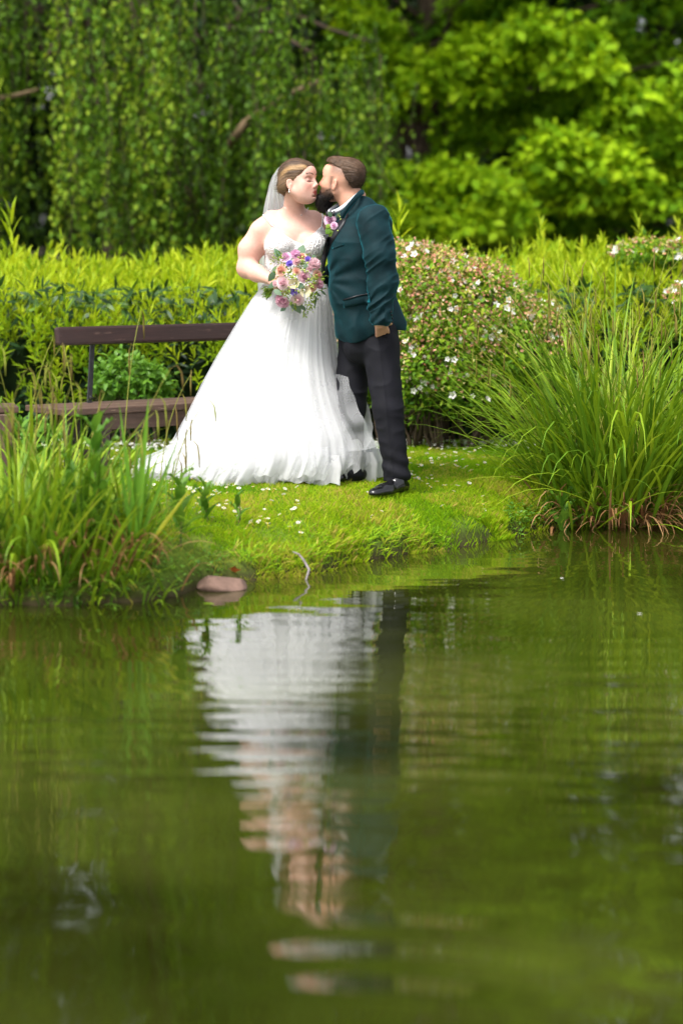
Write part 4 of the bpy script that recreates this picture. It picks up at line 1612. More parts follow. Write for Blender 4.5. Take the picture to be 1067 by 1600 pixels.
# lace bodice: ivory net with raised curling cords and a few metallic beads
m, nt, b = new_mat('beaded_lace')
n = noise_node(nt, 14, 2, .5)
sx = N(nt, 'ShaderNodeMix', data_type='RGBA', blend_type='MIX')
sx.inputs[0].default_value = .045
tc = nt.nodes.new('ShaderNodeTexCoord')
nt.links.new(tc.outputs['Object'], sx.inputs[6]); nt.links.new(n.outputs['Color'], sx.inputs[7])
vo = N(nt, 'ShaderNodeTexVoronoi', feature='F1')
vo.inputs['Scale'].default_value = 26
nt.links.new(sx.outputs[2], vo.inputs['Vector'])
ws = N(nt, 'ShaderNodeMath', operation='MULTIPLY'); ws.inputs[1].default_value = 30
nt.links.new(vo.outputs['Distance'], ws.inputs[0])
si = N(nt, 'ShaderNodeMath', operation='SINE'); nt.links.new(ws.outputs[0], si.inputs[0])
r = ramp(nt, [(.15, (.62, .58, .57)), (.5, (.82, .79, .78)), (.9, (.88, .87, .86))])
mr = N(nt, 'ShaderNodeMapRange'); mr.inputs[1].default_value = -1; mr.inputs[2].default_value = 1
nt.links.new(si.outputs[0], mr.inputs[0]); nt.links.new(mr.outputs[0], r.inputs[0])
nt.links.new(r.outputs[0], b.inputs['Base Color'])
b.inputs['Roughness'].default_value = .42
bump(nt, b, mr.outputs[0], .8, .004)
M['lace'] = m


def fabric_white(name, col, transp, transl=.35, rough=.8, scale=(1, 1, 1)):
    m, nt, b = new_mat(name)
    b.inputs['Base Color'].default_value = (*col, 1)
    b.inputs['Roughness'].default_value = rough
    b.inputs['Specular IOR Level'].default_value = .2
    tr = nt.nodes.new('ShaderNodeBsdfTranslucent')
    tr.inputs['Color'].default_value = (*col, 1)
    mx = nt.nodes.new('ShaderNodeMixShader'); mx.inputs[0].default_value = transl
    nt.links.new(b.outputs[0], mx.inputs[1]); nt.links.new(tr.outputs[0], mx.inputs[2])
    out = nt.nodes['Material Output']
    if transp > 0:
        tp = nt.nodes.new('ShaderNodeBsdfTransparent')
        mx2 = nt.nodes.new('ShaderNodeMixShader')
        n = noise_node(nt, 9, 4, .6)
        mp = N(nt, 'ShaderNodeMapRange'); mp.inputs[3].default_value = max(0, transp - .02); mp.inputs[4].default_value = min(1, transp + .02)
        mp.inputs[1].default_value = .3; mp.inputs[2].default_value = .7
        nt.links.new(n.outputs['Fac'], mp.inputs[0]); nt.links.new(mp.outputs[0], mx2.inputs[0])
        nt.links.new(mx.outputs[0], mx2.inputs[1]); nt.links.new(tp.outputs[0], mx2.inputs[2])
        nt.links.new(mx2.outputs[0], out.inputs['Surface'])
    else:
        nt.links.new(mx.outputs[0], out.inputs['Surface'])
    return m


M['dress'] = fabric_white('ivory_satin_lining', (.79, .78, .77), 0, .12)
M['tulle'] = fabric_white('white_tulle', (.80, .80, .805), .42, .4)
M['tulle_thin'] = fabric_white('thin_tulle', (.82, .83, .85), .72, .4)
M['veil'] = fabric_white('veil_tulle', (.84, .85, .87), .40, .45)


# ------------------------------------------------------------------ heads
def head_field(female):
    """canonical head: x forward, y left, z up, chin to crown about 0.23"""
    f = Field()
    f.ell((-.012, 0, .030), (.098, .076, .086))
    f.ell((.030, 0, -.020), (.066, .060, .085), k=.03)
    cz_ = -.098 if not female else -.088
    for s in (-1, 1):
        f.cap((-.005, s * .056, -.050), (.058, s * .020, cz_ + .002), .022, .017, k=.03)
        f.ell((.052, s * .035, -.024), (.028, .027, .026), k=.03)          # cheek
        f.cap((.074, s * .012, .028), (.064, s * .045, .026), .011 if female else .013, .010, k=.016)    # brow
    if female:
        f.ell((.036, 0, -.055), (.050, .054, .044), k=.03)
        for s in (-1, 1):
            f.ell((.036, s * .036, -.050), (.030, .023, .028), k=.03)
        f.ell((.036, 0, -.084), (.044, .044, .028), k=.03)                                      # soft under-chin
    f.ell((.072, 0, cz_), (.021, .021, .016), k=.022)                                         # chin
    f.ell((.062, 0, -.060), (.032, .032, .028), k=.022)                                         # muzzle
    f.ell((.066, 0, .052), (.030, .050, .034), k=.03)                                           # forehead
    for s in (-1, 1):
        f.ell((.086, s * .032, .006), (.018, .019, .013), k=.014, op='s')                       # socket
        f.ell((.071, s * .031, .005), (.0155, .0165, .0125), k=.006)                            # closed lid over the eye
    nb = .0075 if female else .009
    nt_ = (.106, 0, -.019) if female else (.110, 0, -.024)
    f.cap((.088, 0, .016), nt_, nb, nb * 1.12, k=.012)                            # nose bridge
    f.ell((nt_[0], 0, nt_[2] - .004), (.0115, .0105, .0090), k=.008)
    for s in (-1, 1):
        f.ell((.099, s * .0125, -.032), (.010, .0075, .0075), k=.006)
        f.ell((.103, s * .007, -.040), (.004, .003, .004), k=.003, op='s')
    # lips
    f.cap((.0875, -.015, -.0575), (.0875, .015, -.0575), .0042, .0042, k=.004)
    f.ell((.0895, 0, -.0565), (.0080, .0150, .0052), k=.005)
    f.ell((.0870, 0, -.0675), (.0080, .0140, .0060), k=.005)
    f.cap((.094, -.020, -.0622), (.098, 0, -.0622), .0012, .0016, k=.003, op='s')
    f.cap((.098, 0, -.0622), (.094, .020, -.0622), .0016, .0012, k=.003, op='s')
    f.ell((.087, 0, -.081), (.009, .018, .005), k=.010, op='s')
    # ears
    for s in (-1, 1):
        R = np.array(Matrix.Rotation(s * -.35, 3, 'Z') @ Matrix.Rotation(-.12, 3, 'Y'))
        f.ell((-.012, s * .079, -.012), (.017, .0065, .028), R, k=.008)
        f.ell((-.008, s * .085, -.008), (.009, .006, .016), R, k=.006, op='s')
        f.ell((-.004, s * .078, -.018), (.006, .006, .008), R, k=.004)
        f.ell((-.010, s * .078, -.034), (.008, .006, .008), k=.006)
    return f


def smoothstep(a, b, x):
    t = np.clip((x - a) / (b - a), 0, 1)
    return t * t * (3 - 2 * t)


def face_colors(q, col, female, base):
    """make-up, lips, brows and lashes as colour on the skin (q: head-local positions)"""
    x, y, z = q.T
    near = (np.abs(q) < .16).all(1)

    def blend(w, c):
        w = (w * near)[:, None]
        col[:] = col * (1 - w) + np.array(c) * w
    ay = np.abs(y)
    g = lambda cx, cy, cz, r: np.exp(-(((x - cx) ** 2 + (ay - cy) ** 2 + (z - cz) ** 2) / r ** 2))
    blend(.55 * g(.075, .040, -.028, .024), (.62, .24, .18) if female else (.55, .25, .17))
    blend(.35 * g(.11, .0, -.03, .014), (.60, .27, .20))
    blend(.45 * g(-.012, .082, -.01, .03), (.62, .26, .19))
    lip = ((x > .072) & (ay < .026) & (z < -.0505) & (z > -.0745)) * (1 - smoothstep(.018, .0250, ay + 1.2 * np.abs(z + .0622)))
    blend(.9 * lip, (.36, .055, .05) if female else (.42, .17, .14))
    # brow
    bz = .031 + .006 * np.sin((ay - .012) / .04 * 2.6) - (.0 if female else .002)
    w = (x > .03) * (ay > .010) * (ay < .052) * (1 - smoothstep(.0022 if female else .0035, .0045 if female else .007, np.abs(z - bz - .003)))
    blend(.95 * w, (.07, .036, .022) if female else (.075, .040, .022))
    # lash line of the closed eye, and a little shadow colour on the lid
    lz = -.0015 - .0035 * np.cos((ay - .031) / .017 * 1.5)
    w = (x > .05) * (np.abs(ay - .031) < .0185) * (1 - smoothstep(.0012, .0034, np.abs(z - lz)))
    blend(.9 * w, (.03, .02, .018))
    if female:
        blend(.5 * g(.085, .031, .011, .012), (.40, .20, .17))
    return col


HX_F = ([-.12, -.085, -.05, -.025, -.005, .02, .045, .065, .085, .13], [-.10, -.075, -.045, -.026, .012, .038, .060, .076, .087, .093])
HX_M = ([-.12, -.085, -.03, .02, .045, .065, .080, .095, .13], [-.12, -.11, -.10, -.075, -.02, .045, .073, .082, .09])


def hair_female(f, fr, lo, hi):
    shell = Field()
    shell.ell((-.016, 0, .036), (.104, .081, .096))
    shell.ell((.060, 0, .056), (.036, .058, .041), k=.03)
    shell.ell((-.098, 0, -.018), (.034, .040, .036), k=.02)
    shell.ell((-.085, .01, -.045), (.022, .030, .022), k=.012)
    for s in (-1, 1):
        shell.ell((-.045, s * .060, -.012), (.045, .022, .040), k=.02)

    def fn(p):
        q = to_local(p, fr)
        d = shell(q)
        x, y, z = q.T
        lim = np.interp(z, *HX_F)
        th = np.arctan2(z + .02 - .25 * x, np.abs(y) + 1e-4)
        d = d + .0022 * smoothstep(-.020, -.002, x - lim) 
        d = d - .0005 * np.sin(th * 46 + 2.2 * np.sin(x * 30)) - .0003 * np.sin(th * 101 + x * 40)
        bun = (x < -.085)
        tw = .0028 * np.sin(150 * (y + .6 * z) + 3 * np.sin(z * 90))
        d = np.where(bun, d - tw, d)
        ear = ((x + .010) / .022) ** 2 + ((z + .016) / .032) ** 2
        d2 = np.where(ear < 1, (1 - ear) * .01, -1)
        return np.maximum(np.maximum(d, (x - lim) * .8), d2) * fr[2]
    V, Q = mesh_field(fn, lo, hi, .0026)
    q = to_local(V, fr)
    x, y, z = q.T
    th = np.degrees(np.arctan2(z + .02 - .25 * x, -y))
    st = vn(np.stack([th * .02, x * .6, x * 0], 1), 30, 8)
    col = np.array([.030, .016, .011]) * (1 - st[:, None]) + np.array([.15, .085, .045]) * st[:, None]
    low = smoothstep(.06, .0, z)[:, None] * .7
    col = col * (1 - low) + np.array([.24, .145, .075]) * low * (.6 + .6 * st[:, None])
    # blonde streak swept back from the forehead on her right side
    sw = np.exp(-((th - 51 - x * 60) / 6.5) ** 2)[:, None] * (y < .01)[:, None] * smoothstep(-.095, -.03, x)[:, None] * (.35 + .65 * st[:, None])
    col = col * (1 - sw) + np.array([.60, .36, .15]) * sw
    return V, Q, col


def hair_male(fr, lo, hi):
    shell = Field()
    shell.ell((-.012, 0, .052), (.107, .074, .080))
    shell.ell((.045, 0, .100), (.046, .050, .026), k=.03)
    shell.ell((-.055, 0, .095), (.06, .056, .038), k=.03)
    shell.ell((-.086, 0, .040), (.044, .060, .066), k=.03)

    def fn(p):
        q = to_local(p, fr)
        d = shell(q)
        x, y, z = q.T
        lim = np.interp(z, *HX_M)
        low = np.interp(x, [-.16, -.10, -.075, -.055, -.03, .04, .08], [-.030, -.020, .010, .045, .078, .094, .096])
        u = np.degrees(np.arctan2(z - .02 + .25 * x, y)) * .55 + 4 * vn(q, 22, 14) + 1.5 * np.sin(x * 50)
        d = d - .0006 * np.sin(u) - .0007 * np.sin(u * 2.3 + x * 30) - .004 * (vn(q * np.array([1, 2.4, 1.4]), 38, 3) - .5)
        dd = np.maximum(d, (x - lim) * .8)
        return np.maximum(dd, (low - z) * .7) * fr[2]
    V, Q = mesh_field(fn, lo, hi, .0026)
    q = to_local(V, fr)
    st = vn(np.stack([np.arctan2(q[:, 2] - .02 + .25 * q[:, 0], q[:, 1]) * .9, q[:, 0] * .35, q[:, 0] * 0], 1), 30, 8)[:, None]
    top = smoothstep(.03, .11, q[:, 2])[:, None]
    col = np.array([.022, .013, .010]) * (1 - st) + np.array([.095, .052, .030]) * st
    col = col * (1 - .5 * top) + np.array([.16, .088, .046]) * .5 * top
    return V, Q, col


def beard_mesh(fr, lo, hi):
    b = Field()
    for s in (-1, 1):
        b.cap((-.002, s * .064, -.030), (.016, s * .060, -.062), .006, .014, k=.012)
        b.cap((.010, s * .058, -.060), (.072, s * .026, -.100), .023, .031, k=.02)
        b.cap((.098, s * .003, -.049), (.086, s * .026, -.066), .0055, .007, k=.006)
    b.ell((.078, 0, -.112), (.042, .044, .040), k=.02)
    b.ell((.068, 0, -.140), (.036, .036, .030), k=.02)

    def fn(p):
        q = to_local(p, fr)
        d = b(q)
        n = vn(q * np.array([1, 1, .35]), 240, 2) - .5
        n2 = vn(q, 70, 5) - .5
        mouth = ((q[:, 0] - .1) / .022) ** 2 + (q[:, 1] / .017) ** 2 + ((q[:, 2] + .062) / .0085) ** 2
        d = np.maximum(d, np.where(mouth < 1, (1 - mouth) * .006, -1))
        return (d - .0065 * n - .005 * n2) * fr[2]
    V, Q = mesh_field(fn, lo, hi, .0026)
    q = to_local(V, fr)
    side = smoothstep(-.050, -.085, q[:, 2])[:, None]
    n = vn(q, 120, 4)[:, None]
    col = np.array([.085, .045, .026]) * (1 - side) + np.array([.010, .007, .007]) * side
    return V, Q, col * (.7 + .6 * n)


def hand_field(f, fr, side, curl, k=.006):
    """palm and five fingers; local x towards the fingertips, y towards the thumb side * side, z out of the back of the hand"""
    def L(p):
        return from_local(np.array(p, float), fr)
    sc = fr[2]
    for i, (y, r) in enumerate([(.028, .0125), (.010, .013), (-.009, .0125), (-.026, .0115)]):
        f.cap(L((.0, y * .55, 0)), L((.082, y, 0)), .0155 * sc, r * sc, k=.012)
    lens = [(.040, .024, .020), (.045, .028, .022), (.041, .026, .021), (.032, .020, .018)]
    for i, (y, ls) in enumerate(zip((.030, .010, -.010, -.028), lens)):
        p = np.array([.084, y, 0]); a = curl[0] + .05 * i
        rad = .0092 if i < 3 else .0082
        for j, l in enumerate(ls):
            q = p + np.array([math.cos(a), (.06 * (1.5 - i)) * (1 if j == 0 else .3), -math.sin(a)]) * l
            f.cap(L(p), L(q), rad * sc, (rad - .0009) * sc, k=.004)
            p = q; rad -= .0009; a += curl[1]
    p0 = np.array([.012, .026, -.004]); p1 = np.array([.044, .052, -.014]); p2 = np.array([.072, .058, -.026]); p3 = np.array([.092, .052, -.036])
    f.cap(L(p0), L(p1), .015 * sc, .0125 * sc, k=.012)
    f.cap(L(p1), L(p2), .0115 * sc, .0105 * sc, k=.004)
    f.cap(L(p2), L(p3), .0105 * sc, .0090 * sc, k=.004)


def crease(p, f, amp, seed, sh=(1, 1, 1)):
    w = vn(p * np.array(sh), f, seed)
    return amp * (1 - np.abs(2 * w - 1)) ** 2


def strands(name, V, Q, fr, n, length, col, mat, parent, out=.35, flow=(-1, 0, -.25), width=.0011, seed=1):
    """fine loose hairs lying on and lifting from a hair mass"""
    rg = np.random.default_rng(seed)
    tri = V[Q[:, :3]]
    nn = unit(np.cross(tri[:, 1] - tri[:, 0], tri[:, 2] - tri[:, 0]))
    k = rg.integers(0, len(Q), n)
    p = V[Q[k, 0]]
    nk = nn[k]
    fl = np.tile(np.asarray(fr[1]) @ np.asarray(flow, float), (n, 1)) + rg.normal(size=(n, 3)) * .25
    t = unit(fl - nk * (fl * nk).sum(1, keepdims=True))
    L = rg.uniform(*length, n)[:, None]
    s = unit(np.cross(t, nk)) * width * .5
    o_ = nk * out * rg.uniform(.2, 1.2, n)[:, None]
    a0 = p - nk * .0008
    a1 = p + (t + o_) * L * .5
    a2 = p + (t + o_ * .55) * L
    W = np.stack([a0 - s, a0 + s, a1 + s * .8, a1 - s * .8, a2], 1).reshape(-1, 3)
    b_ = np.arange(n)[:, None] * 5
    c_ = np.repeat(np.asarray(col)[k] * rg.uniform(.5, 1.5, n)[:, None] if np.ndim(col) > 1 else np.tile(col, (n, 1)), 5, axis=0)
    return mesh_np(name, W, [b_ + np.array([0, 1, 2, 3]), b_ + np.array([3, 2, 4])], mat, parent, colors=c_)


# ================================================================== THE BRIDE
BH = frame(P(467, 285, 13.32), (.86, -.50, .07), (.02, .03, 1), 1.02)
bride = thing('person', 'bride in a white tulle wedding dress and veil, eyes closed, holding a bouquet', 'person', (P(455, 740, 13.42)[0], 13.42, LAWN))
SK_F = np.array([.68, .395, .315])


def build_bride():
    f = Field()
    # torso
    f.ell(P(459, 372, 13.43), (.185, .105, .125), k=.05)
    f.ell(P(460, 412, 13.43), (.160, .110, .13), k=.05)
    f.ell(P(460, 450, 13.43), (.155, .115, .12), k=.05)
    f.ell(P(460, 500, 13.44), (.195, .14, .16), k=.06)
    f.cap(P(414, 354, 13.42), P(504, 352, 13.47), .050, .048, k=.05)            # shoulder girdle
    f.cap(P(425, 340, 13.44), P(490, 340, 13.46), .040, .038, k=.05)
    for (x, y) in ((436, 384), (487, 383)):
        f.ell(P(x, y, 13.345), (.078, .07, .070), k=.022)
    # neck
    f.cap(P(459, 343, 13.43), P(460, 303, 13.37), .060, .055, k=.045)
    # right arm, bent, the hand at the bouquet
    el = P(386, 419, 13.41)
    f.cap(P(404, 363, 13.41), P(391, 390, 13.42), .053, .062, k=.05)
    f.cap(P(391, 390, 13.42), el, .062, .049, k=.03)
    wr = P(426, 438, 13.20)
    f.cap(el, P(402, 427, 13.31), .054, .046, k=.03)
    f.cap(P(402, 427, 13.31), wr, .046, .028, k=.02)
    d = unit(P(436, 444, 13.10) - wr)
    hfr = frame(wr + d * .006, d + np.array([.2, -.1, -.2]), (-.5, -.9, .35), .95)
    hand_field(f, hfr, 1, (.75, .75))
    # left arm reaches behind the groom's back
    f.cap(P(503, 356, 13.50), P(538, 375, 13.66), .056, .046, k=.04)
    f.cap(P(538, 375, 13.66), P(580, 392, 13.56), .046, .028, k=.02)
    hand_field(f, frame(P(580, 392, 13.56), P(610, 396, 13.46) - P(580, 392, 13.56), (.3, 1, .1), .95), 1, (.15, .2))
    # legs under the skirt
    for s in (-1, 1):
        f.cap(P(460 + s * 20, 530, 13.44), P(458 + s * 18, 640, 13.43), .085, .058, k=.03)
        f.cap(P(458 + s * 18, 640, 13.43), P(457 + s * 17, 735, 13.44), .056, .036, k=.02)
        f.cap(P(457 + s * 17, 740, 13.44), P(458 + s * 20, 748, 13.30), .036, .028, k=.02)
    hf = head_field(True)
    f.sub_field(hf, BH, .15, k=.022)
    V, Q = mesh_field(f, P(362, 752, 13.0) - np.array([.02, .02, .03]), P(625, 240, 13.75) + np.array([.03, .05, .02]), .0040)
    # the head is refined by moving vertices onto the exact surface
    q = to_local(V, BH)
    col = np.tile(SK_F, (len(V), 1))
    n = vn(V, 9, 4)[:, None]
    col = col * (.97 + .06 * n)
    col = face_colors(q, col, True, SK_F)
    # warmer elbows, knuckles, chest
    w = np.exp(-((V - el) ** 2).sum(1) / .05 ** 2)[:, None] * .25
    col = col * (1 - w) + np.array([.70, .30, .22]) * w
    mesh_np('body', V, [Q], M['skin'], bride, colors=col)
    V, Q, c = hair_female(f, BH, BH[0] - .17, BH[0] + .17)
    mesh_np('hair', V, [Q], M['hair'], bride, colors=c)
    strands('loose_hair', V, Q, BH, 2600, (.015, .04), c[Q[:, 0]], M['hair'], bride, .10, (-1, 0, -.15), .0009, 3)
    # bodice: follows the torso, cut by the sweetheart neckline
    bod = Field()
    bod.ell(P(459, 372, 13.43), (.190, .112, .130), k=.05)
    bod.ell(P(460, 412, 13.43), (.166, .116, .135), k=.05)
    bod.ell(P(460, 450, 13.43), (.161, .121, .12), k=.05)
    for (x, y) in ((436, 384), (487, 383)):
        bod.ell(P(x, y, 13.345), (.082, .074, .074), k=.018)
    tx = [400, 409, 414, 420, 427, 436, 448, 460, 473, 482, 492, 503, 508, 516]
    tz = [386, 384, 376, 364, 353, 358, 368, 376, 382, 373, 363, 352, 360, 372]
    Xn = np.array([P(a, 370, 13.38)[0] for a in tx]); Zn = np.array([P(400, b_, 13.36)[2] for b_ in tz])

    def fb(p):
        d = bod(p) - crease(p, 60, .0025, 3)
        zt = np.interp(p[:, 0], Xn, Zn)
        zt = np.where(p[:, 1] > 13.45, min(Zn), zt)
        d = np.maximum(d, (p[:, 2] - zt) * .55)
        return np.maximum(d, P(460, 458, 13.4)[2] - p[:, 2])
    V, Q = mesh_field(fb, P(395, 470, 13.2), P(525, 335, 13.62), .0042)
    mesh_np('bodice', V, [Q], M['lace'], bride)
    body_bvh = BVHTree.FromPolygons([tuple(v) for v in V], [tuple(int(i) for i in f_) for f_ in Q])
    return f, body_bvh


bride_f, bod_bvh = build_bride()


def on_field(f, px, py, Y0, Y1, off=.003, step=.004):
    """first point of a body surface met along the photograph's ray between two distances"""
    Ys = np.arange(Y0, Y1, step)
    pts = np.stack([P(px, py, y) for y in Ys])
    d = f(pts)
    k = np.nonzero(d < off)[0]
    return pts[k[0]] if len(k) else P(px, py, (Y0 + Y1) / 2)


# straps, necklace, earring
for pts in ([(411, 336), (416, 341), (420, 346), (425, 352), (428, 356)], [(503.5, 334), (504.5, 340), (504, 346), (503, 353)]):
    b = Bag()
    pp = [on_field(bride_f, x, y, 13.2, 13.6, .006) for x, y in pts]
    b.tube(pp, [.0042] * len(pp), 6)
    b.build('strap', M['lace'], bride)
silver = simple_mat('silver', (.8, .8, .8), .2, .5, .05, 30, metal=1.0)
b = Bag()
pp = [on_field(bride_f, x, y, 13.2, 13.6, .002) for x, y in [(440, 318), (446, 325), (455, 331), (464, 334), (471, 335), (478, 331), (482, 324)]]
b.tube(pp, [.0009] * len(pp), 5)
b.tube([pp[4] + np.array([0, -.002, 0]), pp[4] + np.array([0, -.002, -.008])], [.003, .003], 6)
b.build('necklace', silver, bride)
b = Bag()
e = from_local((-.010, -.086, -.040), BH)
b.tube([e, e + np.array([0, -.001, -.008])], [.003, .0035], 6)
b.tube([e + np.array([0, -.001, -.010]), e + np.array([0, -.001, -.024])], [.0045, .0030], 6)
b.build('earring', silver, bride)


# ---- skirt
def skirt_layer(name, mat, seed, grow=0.0, t0=0.0, t1=1.0, amp=1.0, hem=0.0, hem_jag=0.0, nphi=420, nt=56, freq=1.0, train=1.0):
    rg = np.random.default_rng(seed)
    ys = [444, 456, 472, 500, 530, 570, 610, 650, 690, 720, 746]
    Lx = [413, 407, 397, 382, 366, 344, 324, 306, 287, 274, 266]
    Rx = [509, 512, 515, 518, 521, 527, 537, 553, 574, 581, 572]
    z = np.array([P(460, y, 13.42)[2] for y in ys])
    X0 = np.array([P(x, 600, 13.42)[0] for x in Lx]); X1 = np.array([P(x, 600, 13.42)[0] for x in Rx])
    tt = np.linspace(0, 1, len(ys))
    t = np.linspace(t0, t1, nt)
    phi = np.linspace(0, 2 * PI, nphi, endpoint=False)
    T, PH = np.meshgrid(t, phi, indexing='ij')
    a = (np.interp(T, tt, X1) - np.interp(T, tt, X0)) / 2
    cx = (np.interp(T, tt, X1) + np.interp(T, tt, X0)) / 2
    b_ = a * (.72 + .10 * T)
    b_ = np.maximum(b_, .118)
    Z = np.interp(T, tt, z)
    # pleats: sums of waves whose phase wanders, gathered at the waist, free at the hem
    F = np.zeros_like(T)
    for (fq, am) in [(2.2, 1.6), (5, 1.3), (10, .95), (19, .6), (34, .32)]:
        fq = fq * freq
        o_ = rg.uniform(0, 50)
        pp = np.stack([np.cos(PH) * fq + o_ + T * .8, np.sin(PH) * fq - T * .5, T * rg.uniform(.8, 2.2) + o_], -1).reshape(-1, 3)
        F += am * (2 * vn(pp, 1.0, seed * 7 + int(fq * 3)) - 1).reshape(T.shape) * 1.5
    A = .0022 + .0062 * T ** 1.3 + .009 * np.clip((T - .82) / .18, 0, 1) ** 2
    off = F * A * amp + grow * (.25 + .75 * T)
    hemz = hem + hem_jag * np.clip((T - .7) / .3, 0, 1) * (np.sin(PH * 13 + seed) * .5 + np.sin(PH * 29 + 2 * seed) * .35 + .4 * np.sin(PH * 51))
    # train: the cloth runs out to the left along the ground
    lw = np.exp(-((np.abs(PH - PI) / .42) ** 2))
    run = .17 * train * lw * np.clip((T - .88) / .12, 0, 1) ** 1.6
    X = cx + (a + off + run) * np.cos(PH)
    Yy = 13.42 + (b_ + off) * np.sin(PH) + run * .25
    Zz = Z + hemz * np.clip((T - t0) / (1 - t0 + 1e-6), 0, 1)
    Zz = np.maximum(Zz, ground_z(X, Yy) + .012 + .004 * np.sin(PH * 37 + seed))
    V = np.stack([X, Yy, Zz], -1).reshape(-1, 3)
    i = np.arange(nt * nphi).reshape(nt, nphi)
    i = np.concatenate([i, i[:, :1]], 1)
    Q = np.stack([i[:-1, :-1], i[:-1, 1:], i[1:, 1:], i[1:, :-1]], -1).reshape(-1, 4)
    return mesh_np(name, V, [Q], mat, bride)


skirt_layer('skirt_lining', M['dress'], 1, -.012, amp=.6, hem=.035)
skirt_layer('skirt', M['tulle'], 2, .004, amp=.9, hem=.02, hem_jag=.010)
skirt_layer('skirt', M['tulle'], 3, .016, amp=1.0, hem=.05, hem_jag=.022, freq=1.3)
skirt_layer('skirt', M['tulle_thin'], 4, .026, amp=1.1, hem=.075, hem_jag=.028, freq=.8, train=.8)
skirt_layer('hem_ruffle', M['tulle'], 5, .020, t0=.84, amp=2.0, hem=.005, hem_jag=.018, nt=22, freq=1.5, nphi=560)
skirt_layer('hem_ruffle', M['tulle_thin'], 6, .050, t0=.80, amp=2.2, hem=.035, hem_jag=.03, nt=22, freq=1.2, nphi=560)


# ---- tulle flounces kicked out towards the groom's leg
def sheet(name, mat, grid, nu=30, nv=30, amp=.008, seed=1, parent=None):
    """grid: rows of 3-D points, interpolated smoothly, with soft crumples"""
    g = np.array(grid, float)
    R, Cn = g.shape[:2]
    u = np.linspace(0, R - 1, nu); v = np.linspace(0, Cn - 1, nv)
    tmp = np.stack([[np.interp(v, np.arange(Cn), g[r, :, k]) for r in range(R)] for k in range(3)], -1)   # R,nv,3
    out = np.stack([[np.interp(u, np.arange(R), tmp[:, c, k]) for c in range(nv)] for k in range(3)], -1).transpose(1, 0, 2)
    V = out.reshape(-1, 3)
    V = V + np.stack([vn(V, 16, seed) - .5, (vn(V, 11, seed + 1) - .5) * 3, vn(V, 16, seed + 2) - .5], 1) * amp
    i = np.arange(nu * nv).reshape(nu, nv)
    Q = np.stack([i[:-1, :-1], i[1:, :-1], i[1:, 1:], i[:-1, 1:]], -1).reshape(-1, 4)
    return mesh_np(name, V, [Q], mat, parent or bride)


sheet('tulle_flounce', M['tulle_thin'], [[P(512, 588, 13.36), P(530, 587, 13.22), P(543, 590, 13.18)],
                                         [P(514, 625, 13.32), P(538, 628, 13.13), P(558, 632, 13.10)],
                                         [P(522, 665, 13.22), P(552, 668, 13.06), P(574, 676, 13.04)],
                                         [P(532, 708, 13.12), P(566, 706, 13.02), P(593, 699, 13.02)]], amp=.024, seed=3)
sheet('tulle_flounce', M['tulle'], [[P(556, 622, 13.34), P(563, 612, 13.33), P(568, 602, 13.32)],
                                         [P(556, 650, 13.30), P(567, 640, 13.30), P(576, 636, 13.30)],
                                         [P(552, 690, 13.26), P(572, 680, 13.25), P(584, 668, 13.27)],
                                         [P(548, 720, 13.22), P(567, 712, 13.2), P(580, 690, 13.24)]], amp=.016, seed=9)
# train end lying on the grass
sheet('train', M['tulle'], [[P(276, 712, 13.45), P(262, 722, 13.4), P(250, 742, 13.3), P(290, 750, 13.2)],
                            [P(262, 722, 13.5), P(246, 727, 13.45), P(232, 744, 13.35), P(262, 751, 13.22)],
                            [P(246, 724, 13.6), P(228, 728, 13.5), P(216, 745, 13.4), P(240, 751, 13.28)],
                            [P(232, 722, 13.7), P(214, 726, 13.6), P(200, 740, 13.5), P(214, 748, 13.38)]], amp=.02, seed=21)
sheet('train', M['dress'], [[P(280, 716, 13.45), P(264, 728, 13.4), P(256, 744, 13.32), P(292, 749, 13.24)],
                            [P(262, 726, 13.5), P(246, 732, 13.45), P(238, 745, 13.37), P(262, 750, 13.26)],
                            [P(250, 728, 13.6), P(234, 732, 13.5), P(224, 745, 13.42), P(244, 750, 13.32)]], amp=.014, seed=25)

# ---- veil
vt = []
comb = from_local((-.080, 0, .055), BH)
for r_, (y, xl, xr, Yb, dp) in enumerate([(262, 435, 446, 13.37, .00), (275, 426, 446, 13.42, .02), (290, 420, 447, 13.46, .03), (308, 415.5, 452, 13.49, .04), (328, 412, 462, 13.53, .05), (360, 409, 470, 13.57, .05), (400, 406, 478, 13.60, .05), (450, 403, 485, 13.64, .06), (520, 400, 490, 13.70, .07)]):
    row = []
    for c in range(15):
        s = c / 14
        row.append(P(xl + (xr - xl) * s, y + 1.5 * math.sin(c * 2), Yb + dp * (.5 - s) * .6 + (.012 * math.sin(c * 2.4) if r_ > 0 else .003 * math.sin(c * 2.4)) * min(1, r_ / 3)))
    vt.append(row)
sheet('veil', M['veil'], vt, 60, 60, .006, 31)
sheet('veil', M['veil'], [[p + np.array([0, .02, 0]) for p in row] for row in vt], 60, 60, .010, 37)
b = Bag()
b.tube([P(438, 262, 13.34), P(441, 272, 13.36), P(441, 282, 13.37)], [.004, .005, .004], 6)
b.build('veil_comb', silver, bride)


# ================================================================== THE GROOM
GH = frame(P(531, 285, 13.27), (-.86, .46, .17), (.04, -.02, 1), 1.04)
groom = thing('person', 'groom with a dark beard in a teal velvet jacket and black trousers kissing the bride', 'person', (P(590, 750, 13.1)[0], 13.1, LAWN))
SK_M = np.array([.60, .32, .22])
G = 13.2


